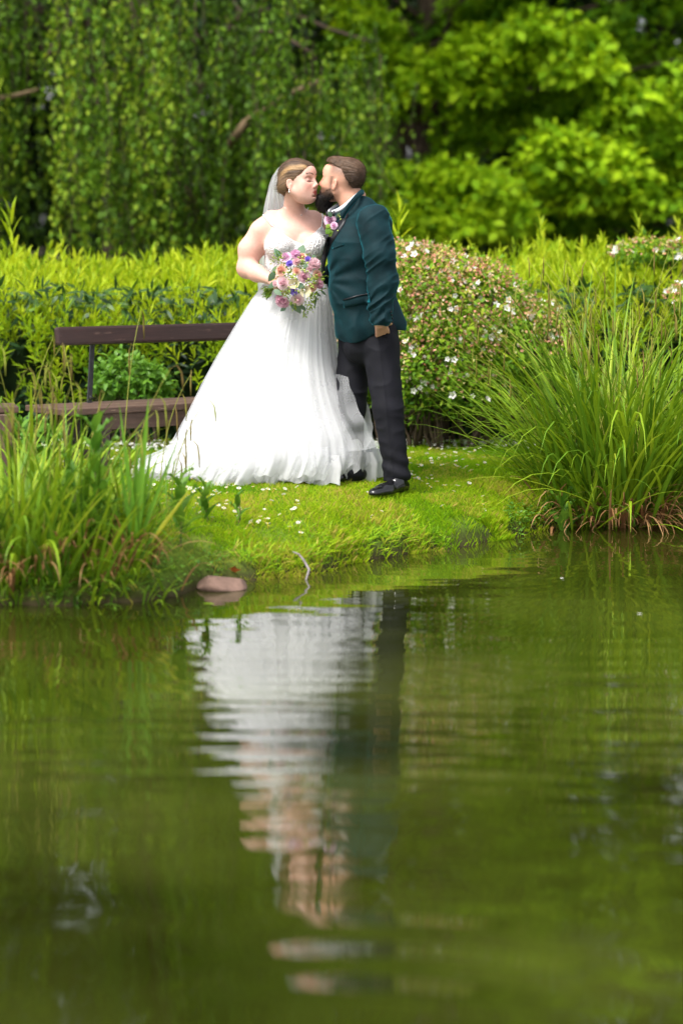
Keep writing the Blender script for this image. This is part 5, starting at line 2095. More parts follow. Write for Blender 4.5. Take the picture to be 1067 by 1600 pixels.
def torso_prims(f, inf):
    f.cap(P(552, 322, 13.25), P(545, 335, 13.25), .058 + inf, .085 + inf, k=.05)
    f.cap(P(580, 344, 13.06), P(560, 342, 13.40), .070 + inf, .065 + inf, k=.06)
    f.cap(P(570, 326, 13.22), P(585, 350, 13.24), .055 + inf, .095 + inf, k=.06)
    f.ell(P(556, 392, G), (.158 + inf, .185 + inf, .20), k=.06)
    f.ell(P(560, 455, G), (.163 + inf, .180 + inf, .20), k=.06)
    f.ell(P(573, 510, G), (.165 + inf, .180 + inf, .16), k=.06)


def arm_axis():
    return [P(583, 346, 12.99), P(593, 398, 12.95), P(598, 440, 12.955), P(594, 498, 12.935)]


def build_groom():
    f = Field()
    torso_prims(f, -.03)
    f.cap(P(556, 330, 13.25), P(540, 300, 13.26), .070, .062, k=.03)
    f.cap(P(564, 305, 13.27), P(556, 298, 13.22), .026, .022, k=.02)      # roll at the nape
    A = arm_axis()
    for a, c_, r0, r1 in zip(A[:-1], A[1:], (.06, .055, .045), (.055, .045, .032)):
        f.cap(a, c_, r0, r1, k=.03)
    wr = P(594, 506, 12.945)
    tip = P(602, 542, 13.13)
    f.cap(A[-1], wr, .032, .029, k=.02)
    hand_field(f, frame(wr, tip - wr, (.2, -1, -.15), 1.05), 1, (.25, .35))
    # right arm round the bride's back
    f.cap(P(545, 350, 13.44), P(528, 425, 13.58), .055, .045, k=.03)
    f.cap(P(528, 425, 13.58), P(492, 442, 13.62), .045, .030, k=.03)
    hand_field(f, frame(P(492, 442, 13.62), (-1, -.1, -.1), (0, 1, .1), 1.05), 1, (.1, .2))
    for (h, k_, a, r0) in leg_axes():
        f.cap(h, k_, r0 - .025, .055, k=.03)
        f.cap(k_, a, .055, .040, k=.03)
    f.sub_field(head_field(False), GH, .15, k=.025)
    V, Q = mesh_field(f, P(470, 770, 12.72) - np.array([.0, .02, .02]), P(640, 238, 13.75) + np.array([.0, .02, .02]), .0042)
    q = to_local(V, GH)
    col = np.tile(SK_M, (len(V), 1)) * (.96 + .08 * vn(V, 12, 4)[:, None])
    col = face_colors(q, col, False, SK_M)
    x, y, z = q.T
    near = (np.abs(q) < .17).all(1)
    # close-cropped sides and stubble: short hair over skin, densest near the longer hair
    fade = near * smoothstep(.005, .070, z) * smoothstep(.050, .015, x) * (x < .06)
    fade = np.maximum(fade * .75, near * smoothstep(-.03, -.09, x) * smoothstep(-.065, .03, z) * .75)
    fade *= (.85 + .3 * vn(V, 300, 5))
    ear = np.exp(-(((x + .012) / .024) ** 2 + ((z + .006) / .036) ** 2) ** 2) * (np.abs(y) > .066)
    fade = (np.clip(fade, 0, .85) * (1 - ear))[:, None]
    col = col * (1 - fade) + np.array([.11, .065, .045]) * fade
    stub = (near * smoothstep(-.015, -.045, z) * (x > -.01) * smoothstep(.045, .03, np.abs(z + .072)) * .65)[:, None]
    col = col * (1 - stub) + np.array([.12, .07, .05]) * stub
    side = (near * (np.abs(y) > .05) * np.exp(-((x - .012) / .014) ** 2) * (z < .03) * (z > -.07) * .7)[:, None]
    col = col * (1 - side) + np.array([.09, .05, .035]) * side
    mesh_np('body', V, [Q], M['skin'], groom, colors=col)
    lo, hi = GH[0] - .2, GH[0] + .2
    V, Q, c = hair_male(GH, lo, hi)
    mesh_np('hair', V, [Q], M['hair'], groom, colors=c)
    strands('loose_hair', V, Q, GH, 3400, (.012, .030), c[Q[:, 0]], M['hair'], groom, .28, (-1, 0, .05), .0011, 4)
    V, Q, c = beard_mesh(GH, lo, hi)
    mesh_np('beard', V, [Q], M['beard'], groom, colors=c)
    strands('beard_hair', V, Q, GH, 3800, (.008, .020), c[Q[:, 0]], M['beard'], groom, .8, (.2, 0, -1), .0011, 5)


def leg_axes():
    return [(P(592, 522, 13.14), P(606, 638, 13.05), P(619, 738, 13.03), .105),
            (P(558, 522, 13.30), P(547, 638, 13.26), P(548, 738, 13.2), .100)]


build_groom()


# ---- jacket
def jacket_field():
    f = Field()
    torso_prims(f, 0.0)
    f.cap(P(600, 470, 13.22), P(620, 508, 13.2), .06, .055, k=.06)
    A = arm_axis()
    # far sleeve
    f.cap(P(548, 350, 13.42), P(530, 425, 13.56), .078, .065, k=.05)
    f.cap(P(530, 425, 13.56), P(500, 440, 13.62), .063, .05, k=.03)
    arm = Field()
    arm.cap(A[0] + np.array([0, 0, .0]), A[1], .090, .083, k=.03)
    arm.cap(A[1], A[2], .083, .074, k=.02)
    arm.cap(A[2], A[3] + np.array([0, 0, .0]), .074, .054, k=.02)
    hx = np.array([P(x, 530, G)[0] for x in (495, 506, 512, 518, 526, 538, 556, 572, 585, 600, 615, 630, 645)])
    hz = np.array([P(550, y, G)[2] for y in (440, 470, 498, 516, 528, 534, 534, 528, 520, 514, 514, 516, 518)])
    cuff = P(594, 509, 12.935)
    axd = unit(A[3] - A[2])

    def fn(p):
        d = f(p)
        m = np.nonzero(d < .06)[0]
        if len(m):
            q = p[m]
            # soft drape: waist pulls, side vent, folds fanning from the closed button
            bt = P(507, 440, 13.1)
            r = np.linalg.norm((q - bt)[:, [0, 2]], axis=1)
            an = np.arctan2(q[:, 2] - bt[2], q[:, 0] - bt[0])
            fold = .0045 * np.sin(an * 11 + 5 * r) * smoothstep(.03, .10, r) * smoothstep(.34, .14, r)
            low = smoothstep(P(0, 450, G)[2], P(0, 520, G)[2], q[:, 2])
            fold += low * .009 * np.sin(q[:, 0] * 52 + q[:, 2] * 14 + 1) + .010 * (vn(q * np.array([1.6, 1, .8]), 8, 31) - .5)
            fold += crease(q, 7, .006, 11, (1, 1, 2.2))
            d[m] = d[m] - fold
        d = np.maximum(d, (np.interp(p[:, 0], hx, hz) - p[:, 2]) * .8)
        # open neck
        nk = P(546, 316, 13.25)
        e = arm(p)
        m = np.nonzero(e < .05)[0]
        if len(m):
            q = p[m]
            s = (q - A[0]) @ unit(A[3] - A[0])
            side = q[:, 0] - (A[0][0] + (A[3][0] - A[0][0]) * s / .6)
            wr_ = .011 * (1 - np.abs(2 * vn(np.stack([s * 1.0 + side * .55, side * .35, q[:, 1] * .35], 1), 27, 17) - 1)) ** 2.2
            wr_ *= .45 + .9 * smoothstep(.10, .42, s)
            wr_ += .0065 * np.sin(s * 95 + side * 34 + 2 * np.sin(side * 30)) * smoothstep(.34, .50, s) * (side < .03)
            wr_ += .006 * np.sin(s * 42 - side * 30) * smoothstep(.30, .05, s) * smoothstep(-.02, .05, side)
            e[m] = e[m] - wr_ + .002
        e = np.maximum(e, (p - cuff) @ axd)
        k = .010
        h = np.maximum(k - np.abs(d - e), 0) / k
        return np.minimum(d, e) - h * h * k * .25 + .0
    return fn


jf = jacket_field()


def neck_cut(p):
    """the jacket ends where the collar begins: a sloping plane through the collar line"""
    a, b_, c_ = P(519, 335, 13.14), P(567, 303, 13.25), P(541, 312, 13.36)
    n_ = unit(np.cross(b_ - a, c_ - a))
    if n_[2] < 0:
        n_ = -n_
    m_ = P(544, 318, 13.25)
    r = np.linalg.norm(p - m_, axis=1)
    return np.where(r < .16, (p - a) @ n_ - .0, -1)


def jfull(p):
    return np.maximum(jf(p), neck_cut(p))


V, Q = mesh_field(jfull, P(488, 548, 12.78) - np.array([.0, .02, .02]), P(650, 290, 13.76) + np.array([.0, .02, .02]), .0045)
mesh_np('jacket', V, [Q], M['velvet'], groom)
jbvh = BVHTree.FromPolygons([tuple(v) for v in V], [tuple(int(i) for i in f_) for f_ in Q])
CAMP = Vector((0, 0, CAM_H))


def onj(px, py, off=.003, bvh=None, fallback=13.1):
    """point of the jacket's surface behind this point of the photograph"""
    q = Vector(P(px, py, 13.0)) - CAMP
    q.normalize()
    h = (bvh or jbvh).ray_cast(CAMP, q)
    if h[0] is None or h[0].y > 13.5:
        p = P(px, py, fallback)
        return np.array(p), np.array([-.6, -.8, 0])
    return np.array(h[0] + h[1] * off), np.array(h[1])


def patch(name, outline_a, outline_b, mat, parent, th=.004, nseg=14, off=.002):
    """a strip lying on the jacket between two lines of the photograph, with thickness"""
    A = np.array(outline_a, float); B = np.array(outline_b, float)
    t = np.linspace(0, 1, nseg)

    def res(L):
        s = np.linspace(0, 1, len(L))
        return np.stack([np.interp(t, s, L[:, 0]), np.interp(t, s, L[:, 1])], 1)
    A, B = res(A), res(B)
    rows = []
    nv = 5
    last = 13.1
    for i in range(nseg):
        row = []
        for k in range(nv):
            u = k / (nv - 1)
            q = A[i] * (1 - u) + B[i] * u
            p, n_ = onj(q[0], q[1], off, fallback=last)
            last = p[1]
            row.append((p, n_))
        rows.append(row)
    Vt, Vb = [], []
    for row in rows:
        for k, (p, n_) in enumerate(row):
            edge = 0.15 if k in (0, nv - 1) else 1
            Vt.append(p + n_ * th * edge); Vb.append(p - n_ * th)
    V = np.array(Vt + Vb)
    m_ = nseg * nv
    i = np.arange(m_).reshape(nseg, nv)
    Q = np.stack([i[:-1, :-1], i[1:, :-1], i[1:, 1:], i[:-1, 1:]], -1).reshape(-1, 4)
    E = []
    for a in range(nseg - 1):
        for c in (0, nv - 1):
            x0, x1 = i[a, c], i[a + 1, c]
            E.append((x0, x1, x1 + m_, x0 + m_))
    for c in range(nv - 1):
        for a in (0, nseg - 1):
            x0, x1 = i[a, c], i[a, c + 1]
            E.append((x0, x1, x1 + m_, x0 + m_))
    return mesh_np(name, V, [Q, Q[:, ::-1] + m_, np.array(E)], mat, parent)


patch('lapel', [(541, 331), (530, 346), (519, 358), (511, 372), (505.5, 388), (502.5, 405), (501.5, 422), (503, 440)],
      [(545, 335), (538, 351), (528, 366), (519, 380), (513, 394), (508.5, 408), (505.5, 424), (504.5, 440)], M['satin'], groom, .005, 22)
patch('pocket_flap', [(537, 468), (556, 463), (578, 458.5)], [(538, 481), (557, 477), (579, 473)], M['velvet'], groom, .005, 14, .003)
patch('pocket_trim', [(537, 467.2), (556, 462), (578, 457.5)], [(537, 469), (556, 464), (578, 459.5)], M['satin'], groom, .007, 12, .004)
patch('breast_pocket', [(520, 387), (529, 383), (537, 380)], [(520.5, 389.5), (529.5, 386), (537.5, 383)], M['velvet'], groom, .003, 8, .002)
for k in range(4):
    p, n_ = onj(610.5 + k * .6, 487 + k * 5.2, .002)
    b = Bag()
    b.tube([p - n_ * .002, p + n_ * .004, p + n_ * .005], [.006, .006, .003], 9)
    b.build('sleeve_button', M['satin'], groom)


# ---- collars and bow tie
def collar(name, mat, loop, rise, th, parent, flare=.0, open_from=None):
    loop = np.array(loop, float)
    n_ = 44
    t = np.linspace(0, 1, n_)
    s = np.linspace(0, 1, len(loop))
    # smooth with Catmull-Rom style resampling
    c = np.stack([np.interp(t, s, loop[:, k]) for k in range(3)], 1)
    for _ in range(10):
        c[1:-1] = (c[:-2] + c[1:-1] * 2 + c[2:]) / 4
    cen = c.mean(0)
    rise = np.asarray(rise, float)
    up = unit(rise)
    V = []
    for i in range(n_):
        out = c[i] - cen
        out = unit(out - up * (out @ up))
        tap = min(1, min(i, n_ - 1 - i) / 4 + .45)
        V += [c[i] + out * th * .5, c[i] + rise * tap * .6 + out * (th * .6 + flare), c[i] + rise * tap + out * th * .1, c[i] + rise * tap - out * th * .4, c[i] - out * th * .5 - rise * .2]
    F = []
    for i in range(n_ - 1):
        for k in range(5):
            k2 = (k + 1) % 5
            F.append((i * 5 + k, i * 5 + k2, (i + 1) * 5 + k2, (i + 1) * 5 + k))
    return mesh_np(name, np.array(V), [np.array(F), np.array([[0, 1, 2, 3, 4][::-1], [(n_ - 1) * 5 + k for k in range(5)]])], mat, parent)


collar('shirt_collar', M['shirt'], [P(519, 333, 13.17), P(523, 333, 13.135), P(531, 330, 13.125), P(541, 323, 13.13), P(551, 314, 13.15), P(561, 305, 13.19), P(565, 301, 13.25), P(560, 302, 13.33), P(545, 310, 13.36), P(528, 322, 13.34), P(516, 331, 13.28), P(514, 334, 13.22)],
       (-.011, .0, .014), .007, groom, .001)
collar('jacket_collar', M['velvet'], [P(536, 341, 13.09), P(540, 333, 13.095), P(545, 326, 13.10), P(553, 316, 13.115), P(562, 307, 13.15), P(568, 303, 13.22), P(567, 302, 13.29), P(558, 306, 13.37), P(545, 316, 13.40), P(530, 330, 13.38)],
       (-.010, .0, .024), .016, groom, .004)
bow = Bag()
kn = P(516, 334, 13.13)
for s in (-1, 1):
    V = [kn + np.array([0, 0, .006]), kn + np.array([0, 0, -.006]), kn + np.array([s * .024, -.03 * s - .004, -.018]), kn + np.array([s * .024, -.03 * s - .004, .018]),
         kn + np.array([0, .012, .006]), kn + np.array([0, .012, -.006]), kn + np.array([s * .024, -.03 * s + .010, -.018]), kn + np.array([s * .024, -.03 * s + .010, .018])]
    bow.add(V, [np.array([[0, 1, 2, 3], [7, 6, 5, 4], [0, 3, 7, 4], [1, 5, 6, 2], [3, 2, 6, 7], [0, 4, 5, 1]])])
bow.box(kn + np.array([0, -.003, 0]), (.014, .018, .016), bev=.003)
bow.build('bow_tie', M['satin'], groom, smooth=False)
# shirt front
f = Field()
f.ell(P(533, 366, 13.2), (.045, .06, .10), k=.03)
V, Q = mesh_field(f, P(495, 430, 13.05), P(545, 325, 13.3), .006)
mesh_np('shirt_front', V, [Q], M['shirt'], groom)


# ---- trousers
def trouser_field():
    f = Field()
    f.ell(P(578, 538, 13.2), (.148, .150, .12), k=.05)
    legs = []
    for (h, k_, a, r0) in leg_axes():
        L = Field()
        L.cap(h, k_, r0, .078, k=.02)
        L.cap(k_, a, .078, .064, k=.02)
        L.cap(a - np.array([0, 0, -.03]), a + np.array([0, -.0, -.012]), .066, .072, k=.015)
        legs.append((L, a))

    def fn(p):
        d = f(p)
        m = np.nonzero(d < .05)[0]
        if len(m):
            d[m] -= crease(p[m], 9, .006, 23, (1, 1, 2))
        for L, a in legs:
            e = L(p)
            m = np.nonzero(e < .05)[0]
            if len(m):
                q = p[m]
                w = crease(q, 10, .006, 5, (1, 1, 1.6))
                w += .006 * np.sin((q[:, 2] - a[2]) * 75 + q[:, 0] * 25) * smoothstep(a[2] + .17, a[2] + .02, q[:, 2])
                w += .004 * np.sin((q[:, 2] + q[:, 0] * .8) * 55) * smoothstep(1.0, 1.15, q[:, 2]) * (q[:, 0] > a[0] - .03)
                # pressed crease down the front of the leg
                fx = (q[:, 0] - (a[0] - .03)) * .9 + 0
                w += .004 * np.exp(-((q[:, 0] - (a[0] - .02 - (q[:, 2] - a[2]) * .11)) / .006) ** 2)
                e[m] -= w
            e = np.maximum(e, (a[2] - .045) - p[:, 2] + .04 * (p[:, 0] - a[0]))
            k = .018
            h = np.maximum(k - np.abs(d - e), 0) / k
            d = np.minimum(d, e) - h * h * k * .25
        return d
    return fn


V, Q = mesh_field(trouser_field(), P(495, 765, 12.88), P(652, 470, 13.5), .0050)
mesh_np('trousers', V, [Q], M['trousers'], groom)
# pocket opening edge
b = Bag()
tb = BVHTree.FromPolygons([tuple(v) for v in V], [tuple(int(i) for i in f_) for f_ in Q])
pp = [onj(x, y, .001, tb)[0] for x, y in [(584, 508), (588, 515), (594, 521), (600, 526), (606, 528)]]
b.tube(pp, [.003] * 5, 5)
b.build('pocket_edge', M['trousers'], groom)


# ---- shoes
def make_shoe(ankle, toe, parent):
    d = toe - ankle
    d[2] = 0
    L = .285
    d = unit(d)
    g = max(gz(ankle[0], ankle[1]), gz(toe[0], toe[1])) + .006
    fr_ = frame(np.array([ankle[0], ankle[1], g]), d, (0, 0, 1))
    f = Field()
    f.cap((-.045, 0, .045), (.0, 0, .06), .036, .038, k=.02)
    f.cap((-.0, 0, .050), (.10, 0, .036), .040, .036, k=.03)
    f.ell((.125, .004, .030), (.085, .043, .028), k=.03)
    f.ell((.185, .008, .024), (.038, .032, .019), k=.02)
    f.ell((0, 0, .085), (.042, .036, .03), k=.02)

    def fn(p):
        q = to_local(p, fr_)
        dd = f(q)
        dd = dd - .0014 * np.sin(q[:, 0] * 230) * ((q[:, 0] > .02) & (q[:, 0] < .085) & (np.abs(q[:, 1]) < .02) & (q[:, 2] > .05))
        dd = dd - crease(q, 24, .004, 3) * (q[:, 0] > .07) * (q[:, 0] < .15)
        return np.maximum(dd, .013 - q[:, 2])
    c = fr_[0]
    V, Q = mesh_field(fn, c - np.array([.27, .27, .02]), c + np.array([.27, .27, .14]), .004)
    o = mesh_np('shoe', V, [Q], M['shoe'], parent)
    # sole and heel
    b = Bag()
    out = [(-.082, .0), (-.07, .026), (-.03, .034), (.03, .030), (.09, .040), (.14, .045), (.19, .036), (.222, .012), (.222, -.006), (.19, -.028), (.14, -.038), (.09, -.034), (.03, -.028), (-.03, -.034), (-.07, -.026)]
    for (z0, z1, sub) in [(.006, .015, out), (-.012, .006, [p for p in out if p[0] < .0])]:
        n_ = len(sub)
        V = np.array([(x, y, z0) for x, y in sub] + [(x, y, z1) for x, y in sub])
        F = [(i, (i + 1) % n_, (i + 1) % n_ + n_, i + n_) for i in range(n_)]
        b.add(from_local(V, fr_), [np.array(F), np.array([list(range(n_, 2 * n_))]), np.array([list(range(n_))[::-1]])])
    b.build('sole', M['rubber'], o, smooth=False)
    lc = Bag()
    for k in range(4):
        x = .022 + .016 * k
        z = .098 - k * .0075
        pts = np.array([(x, -.018, z - .012), (x + .004, 0, z - .001), (x, .018, z - .012)])
        lc.tube(from_local(pts, fr_), [.002] * 3, 5)
    lc.build('laces', M['satin'], o)


make_shoe(P(621, 742, 13.0), P(588, 762, 12.88), groom)
make_shoe(P(552, 745, 13.2), P(510, 752, 13.12), groom)


# ------------------------------------------------------------------ flowers: bouquet and buttonhole
def petal_mat(name, a, b_, transl=.42):
    m = leaf_mat(name, [(0, a), (1, b_)], transl, .6, .25)
    return m


PM = {
    'lilac': petal_mat('lilac_pink_petal', (.70, .38, .56), (.84, .62, .76)),
    'pink': petal_mat('soft_pink_petal', (.80, .50, .56), (.88, .72, .74)),
    'peach': petal_mat('peach_petal', (.76, .40, .30), (.84, .58, .46)),
    'mauve': petal_mat('mauve_petal', (.62, .32, .42), (.78, .54, .60)),
    'cream': petal_mat('cream_petal', (.74, .66, .36), (.82, .74, .52)),
    'purple': petal_mat('purple_petal', (.30, .18, .68), (.45, .32, .80)),
}
M['eucalyptus'] = leaf_mat('eucalyptus_leaf', [(0, (.06, .13, .07)), (1, (.16, .24, .15))], .2, .55)
M['filler'] = leaf_mat('lime_filler', [(0, (.10, .22, .015)), (1, (.34, .44, .05))], .35, .45)
M['berry'] = simple_mat('green_berry', (.40, .48, .10), .35, .5, .2, 60)


def rose_mesh(name, r, mat, layers=6, parent=None, openness=1.0, seed=0):
    """a rose: cupped, overlapping petals wound round a tight heart (axis +z)"""
    rr = random.Random(seed)
    b = Bag()
    for l in range(layers):
        f = (l + 1) / layers
        n = 3 + (l > 1) + (l > 3)
        tilt = (.12 + .85 * f ** 1.3) * openness
        for k in range(n):
            a0 = k * 2 * PI / n + l * .9 + rr.uniform(-.15, .15)
            span = 2 * PI / n * .72
            V = []
            for i in range(5):
                u = i / 4
                for j in range(5):
                    v = j / 4 * 2 - 1
                    rad = r * (.10 + .62 * f * math.sin(min(1.0, u * 1.1) * PI / 2) * (.75 + .25 * tilt)) + r * .22 * f * max(0, u - .7) * 3 * tilt
                    h = r * ((.95 - .55 * f) * u + .18 * (1 - f) - .25 * f * max(0, u - .75) * 2) * (1 - .12 * v * v * u)
                    a = a0 + v * span * (.35 + .65 * math.sin(u * PI * .62 + .3))
                    V.append((rad * math.cos(a), rad * math.sin(a), h - r * .25 + rr.uniform(-1, 1) * r * .02))
            F = [(i * 5 + j, i * 5 + j + 1, (i + 1) * 5 + j + 1, (i + 1) * 5 + j) for i in range(4) for j in range(4)]
            b.add(np.array(V), [np.array(F)], min(1, max(0, .95 - .75 * (1 - f) + rr.uniform(-.15, .15))))
    b.tube([(0, 0, -r * .5), (0, 0, -r * .1), (0, 0, r * .35)], [r * .25, r * .45, r * .14], 8, .1)
    return b.build(name, mat, parent)


def ruffle_mesh(name, r, mat, parent=None, seed=0):
    """a carnation: many frilled narrow petals"""
    rr = random.Random(seed)
    b = Bag()
    for k in range(26):
        a = k * 2.4
        t = .25 + 1.15 * (k / 26)
        d = np.array([math.cos(a) * math.sin(t), math.sin(a) * math.sin(t), math.cos(t)])
        s = np.array([-math.sin(a), math.cos(a), 0]); u = np.cross(d, s)
        V = []
        for i in range(3):
            w = r * (.12, .34, .45)[i]; L = r * (.1, .65, 1.0)[i]
            for j in range(4):
                v = (j / 3 * 2 - 1)
                V.append(d * L * (1 - .06 * (j % 2)) + s * w * v + u * r * .10 * ((-1) ** j) * (i / 2))
        F = [(i * 4 + j, i * 4 + j + 1, i * 4 + j + 5, i * 4 + j + 4) for i in range(2) for j in range(3)]
        b.add(np.array(V), [np.array(F)], rr.random())
    return b.build(name, mat, parent)


def calla_mesh(name, r, mat, parent=None):
    b = Bag()
    V = []
    for i in range(5):
        u = i / 4
        for j in range(11):
            a = j / 10 * 2 * PI * .93
            rad = r * (.15 + .75 * u ** 1.5)
            V.append((rad * math.cos(a), rad * math.sin(a), r * (u * 1.1 - .5) + r * .35 * u * math.cos(a)))
    F = [(i * 11 + j, i * 11 + j + 1, (i + 1) * 11 + j + 1, (i + 1) * 11 + j) for i in range(4) for j in range(10)]
    b.add(np.array(V), [np.array(F)], .6)
    return b.build(name, mat, parent)


def put(o, root, pos, axis, roll=0.0):
    o.parent = root
    o.location = Vector([float(v) for v in pos]) - root.location
    q = Vector(axis).to_track_quat('Z', 'Y')
    o.rotation_mode = 'QUATERNION'
    from mathutils import Quaternion
    o.rotation_quaternion = q @ Quaternion((0, 0, 1), roll)


K = 13.1 / FPX
BC = P(465, 438, 13.12)
bouquet = thing('bouquet', 'round bouquet of pink, peach and lilac roses with eucalyptus held by the bride', 'bouquet', BC)


def bpos(px, py, depth=0.0):
    """a place on the bouquet's rounded face"""
    dx, dy = (px - 467) / 42.0, (py - 436) / 45.0
    bulge = math.sqrt(max(0.0, 1 - (dx * dx + dy * dy) * .85))
    Y = 13.14 - .095 * bulge + depth
    ax = np.array([dx * .9, -.25 - .95 * bulge, -dy * .9 + .12])
    return P(px, py, Y), unit(ax)


fl = [(446.7, 402, 10.5, 'rose', 'lilac', 'lilac rose, uppermost left of the bouquet'), (462, 399, 8, 'ruffle', 'lilac', None), (472, 401, 8, 'rose', 'peach', None),
      (453, 412.5, 5.5, 'ruffle', 'purple', 'small purple flower'), (463.5, 410, 6.5, 'ruffle', 'pink', None), (490, 414, 10, 'ruffle', 'pink', None),
      (440, 422, 11, 'rose', 'peach', 'open peach rose'), (463, 423.5, 7, 'rose', 'peach', None), (475, 432.5, 10, 'rose', 'mauve', 'mauve pink rose near the centre'),
      (443, 442, 12.5, 'rose', 'pink', 'large pale pink peony'), (460, 443, 8, 'calla', 'cream', 'greenish cream open flower'), (476.5, 454, 9, 'calla', 'cream', None),
      (459.6, 455, 6, 'ruffle', 'purple', 'small purple flower'), (465, 468, 11.5, 'rose', 'pink', 'pale pink peony at the bottom'), (443, 468, 11.5, 'ruffle', 'mauve', 'dusky frilled carnation'),
      (488, 449, 8, 'rose', 'peach', None), (496, 430, 9, 'rose', 'peach', None), (498, 444, 7, 'ruffle', 'mauve', None), (481, 406, 5, 'ruffle', 'purple', None), (430, 443, 6, 'rose', 'pink', None), (484, 421, 6, 'rose', 'pink', None)]
for j, (px, py, r, kind, colr, lab) in enumerate(fl):
    rm = r * K * 1.12
    if kind == 'rose':
        o = rose_mesh('rose', rm, PM[colr], 6 if r > 8 else 4, None, .9, j)
    elif kind == 'ruffle':
        o = ruffle_mesh('carnation', rm, PM[colr], None, j)
    else:
        o = calla_mesh('lisianthus', rm, PM[colr])
    p, ax = bpos(px, py, .0)
    put(o, bouquet, p, ax, j)
    if lab:
        o['label'] = lab


def round_leaf(name, L, w, mat, tint=.5):
    V, F = [], []
    n_ = 8
    for i in range(n_ + 1):
        u = i / n_
        wd = w * math.sin(PI * min(1, u ** .85)) * .5
        V += [(wd, u * L, .06 * L * math.sin(u * 3) - wd * .2), (0, u * L, .06 * L * math.sin(u * 3)), (-wd, u * L, .06 * L * math.sin(u * 3) - wd * .2)]
    for i in range(n_):
        a = i * 3
        F += [(a, a + 1, a + 4, a + 3), (a + 1, a + 2, a + 5, a + 4)]
    return mesh_np(name, np.array(V), [np.array(F)], mat, None, tints=np.full(len(F), tint))


for (x0, y0, x1, y1, w, dep) in [(438, 404, 429, 388, 11, .03), (468, 400, 474, 382, 13, .03), (430, 425, 419, 440, 11, .02), (434, 440, 418, 450, 10, .01), (428, 452, 441, 462, 9, -.03),
                                 (456, 468, 470, 490, 15, .03), (463, 446, 477, 448, 10, -.01), (492, 440, 505, 452, 10, .03), (495, 462, 492, 480, 5, .03), (492, 456, 502, 464, 4, .03), (480, 412, 474, 419, 7, -.02),
                                 (436, 418, 424, 424, 10, .03), (488, 398, 494, 404, 6, .03), (448, 478, 438, 486, 8, .04), (470, 476, 478, 486, 7, .04), (500, 452, 510, 462, 3.5, .03)]:
    p, _ = bpos(x0, y0, dep)
    q, _ = bpos(x1, y1, dep)
    d = q - p
    L = float(np.linalg.norm(d)); d = d / L
    o = round_leaf('eucalyptus_leaf', L, w * K, M['eucalyptus'], rng.uniform(0, 1))
    n_ = unit(np.array([rng.normal() * .3, -1, .35])); n_ = unit(n_ - d * (n_ @ d)); s = np.cross(d, n_)
    o.parent = bouquet
    mw = Matrix([[s[0], d[0], n_[0], 0], [s[1], d[1], n_[1], 0], [s[2], d[2], n_[2], 0], [0, 0, 0, 1]])
    mw.translation = Vector(p) - bouquet.location
    o.matrix_basis = mw
# lime filler sprigs and berries between the flowers
PP, DD = [], []
bb = Bag()
for k in range(620):
    a = rng.uniform(0, 2 * PI); r = rng.uniform(0, 1) ** .6
    px, py = 467 + 41 * r * math.cos(a), 438 + 44 * r * math.sin(a)
    p, ax = bpos(px, py, rng.uniform(-.004, .035))
    PP.append(p); DD.append(ax + rng.normal(size=3) * .7)
for (sx_, sy_, n_) in [(488, 462, 60), (448, 456, 45), (470, 412, 50), (440, 403, 30), (432, 405, 35), (501, 432, 30), (484, 478, 40), (476, 488, 18), (490, 437, 50), (451, 425, 30), (456, 470, 25)]:
    for k in range(n_):
        p, ax = bpos(sx_ + rng.normal() * 4, sy_ + rng.normal() * 4, rng.uniform(-.025, .01))
        PP.append(p); DD.append(ax + rng.normal(size=3) * .8)
PP = np.array(PP); DD = np.array(DD); n_ = len(PP)
leaves('filler_leaf', PP, DD, rand_dirs(n_), rng.uniform(.010, .022, n_), rng.uniform(.005, .010, n_), rng.uniform(0, 1, n_), M['filler'], bouquet)['kind'] = 'stuff'
bmesh_v, bmesh_f, _t = tube_arrays([(0, 0, -.9), (0, 0, -.6), (0, 0, 0), (0, 0, .6), (0, 0, .9)], [.35, .8, 1, .8, .35], 7)
proto = mesh_np('berry', bmesh_v * .0062, [bmesh_f, _t], M['berry'], None)
first = True
for k in range(46):
    cx_, cy_ = [(455, 430), (459, 432), (484, 411), (478, 425), (488, 436), (452, 452), (462, 456), (486, 444), (470, 404), (456, 470), (484, 440)][k % 11]
    p, ax = bpos(cx_ + rng.normal() * 3.5, cy_ + rng.normal() * 3.5, -.016)
    o = proto if k == 0 else proto.copy()
    if k:
        COL.objects.link(o)
    put(o, bouquet, p, ax)
    s = rng.uniform(.7, 1.15)
    o.scale = (s, s, s)
# stems coming out behind the hand
b = Bag()
for k in range(14):
    a = P(452 + rng.normal() * 6, 438 + rng.normal() * 5, 13.15)
    m_ = P(428 + rng.normal() * 1.5, 449 + rng.normal() * 1.5, 13.20)
    e = P(417 + rng.normal() * 4, 457 + rng.normal() * 4.5, 13.22 + rng.normal() * .01)
    b.tube([a, m_, e], [.0025, .003, .003], 5, rng.uniform(0, .7))
b.build('stems', M['stem'], bouquet)
p1 = []
d1 = []
for k in range(60):
    p1.append(P(419 + rng.normal() * 3.5, 455 + rng.normal() * 3.5, 13.21)); d1.append((-.6 + rng.normal() * .5, rng.normal() * .4, -.6 + rng.normal() * .5))
leaves('stem_leaf', np.array(p1), np.array(d1), rand_dirs(60), .028, .008, rng.uniform(0, .6, 60), M['filler'], bouquet)['kind'] = 'stuff'

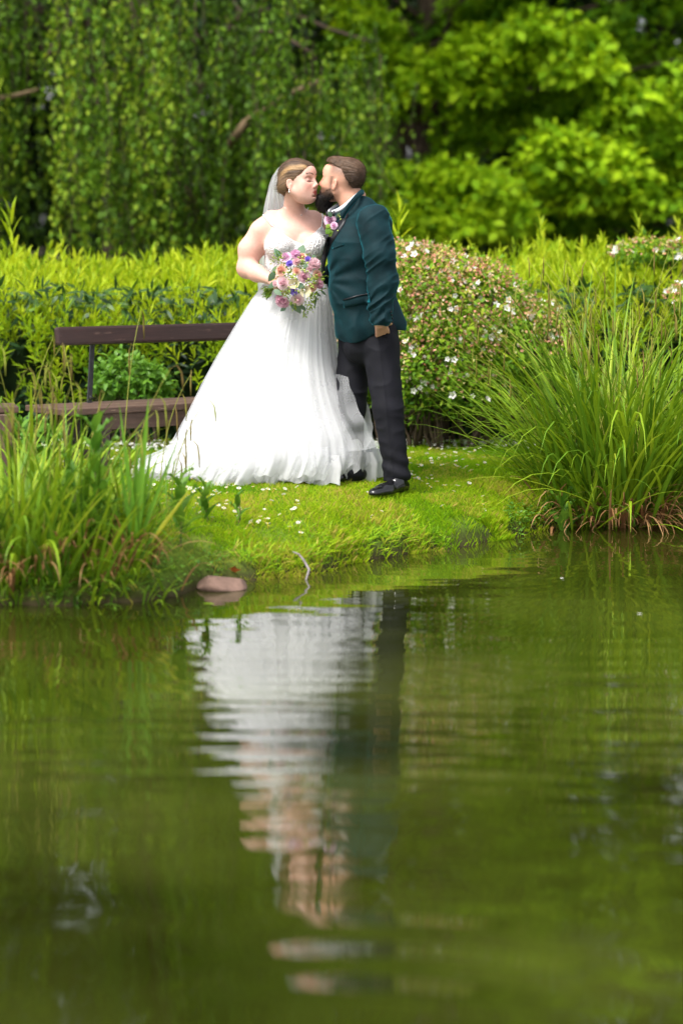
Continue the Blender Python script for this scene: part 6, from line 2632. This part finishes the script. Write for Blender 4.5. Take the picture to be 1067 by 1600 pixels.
# buttonhole on the groom's lapel
c0, _n = onj(523, 349, .01)
bt = thing('buttonhole_flower', 'buttonhole of two lilac roses with green leaves pinned to the teal lapel', 'buttonhole', c0)
for (px, py, r, col_, kind) in [(521.5, 344.5, 9.0, 'lilac', 'rose'), (526, 355.5, 5.5, 'lilac', 'rose'), (519, 357, 4.2, 'cream', 'rose')]:
    p, n_ = onj(px, py, .020)
    p[1] = min(p[1], c0[1] + .01)
    o = rose_mesh('rose', r * K * 1.3, PM[col_], 6 if r > 8 else 4, None, .9, int(px))
    put(o, bt, p, (-.25, -1, .15))
for (x0, y0, x1, y1, w) in [(518, 340, 513, 330, 7), (526, 340, 536, 333, 8), (516, 356, 509, 366, 10), (520, 360, 524, 370, 8), (514, 350, 510, 357, 7), (529, 341, 530, 332, 6), (522, 362, 514, 370, 8)]:
    p, n_ = onj(x0, y0, .008)
    q = P(x1, y1, p[1] - .004)
    d = q - p
    L = float(np.linalg.norm(d)); d = d / L
    o = round_leaf('leaf', L, w * K, M['filler'] if y1 > 350 else M['eucalyptus'], rng.uniform(.0, .5))
    n_ = unit(np.array([-.1, -1, .2])); n_ = unit(n_ - d * (n_ @ d)); s = np.cross(d, n_)
    o.parent = bt
    mw = Matrix([[s[0], d[0], n_[0], 0], [s[1], d[1], n_[1], 0], [s[2], d[2], n_[2], 0], [0, 0, 0, 1]])
    mw.translation = Vector(p) - bt.location
    o.matrix_basis = mw
for k, (px, py) in enumerate([(533, 341), (531, 338), (534, 345), (515, 352), (530, 362)]):
    p, n_ = onj(px, py, .012)
    o = proto.copy()
    COL.objects.link(o)
    put(o, bt, p, (0, -1, 0))
    o.scale = (.75, .75, .75)


# specks floating on the pond
for (px, py, lab) in [(995, 963, 'tiny white petal floating on the pond at the right'), (874, 906, 'tiny white petal floating near the foot of the right sedge'), (330, 962, 'tiny green leaf floating below the rock'), (150, 990, 'tiny leaf floating on the pond at the left')]:
    Y = FPX * CAM_H / (py - 378)
    p = P(px, py, Y)
    V = np.array([(0, 0, .002), (.008, .006, .004), (.018, .004, .003), (.022, -.004, .005), (.010, -.009, .002)]) + np.array([p[0], p[1], .001])
    o = mesh_np('floating_petal', V, [np.array([[0, 4, 3, 2, 1]])], M['white_petal'] if 'white' in lab else M['dock'], None, tints=np.array([.6]))
    tag(o, lab, 'petal' if 'white' in lab else 'leaf')
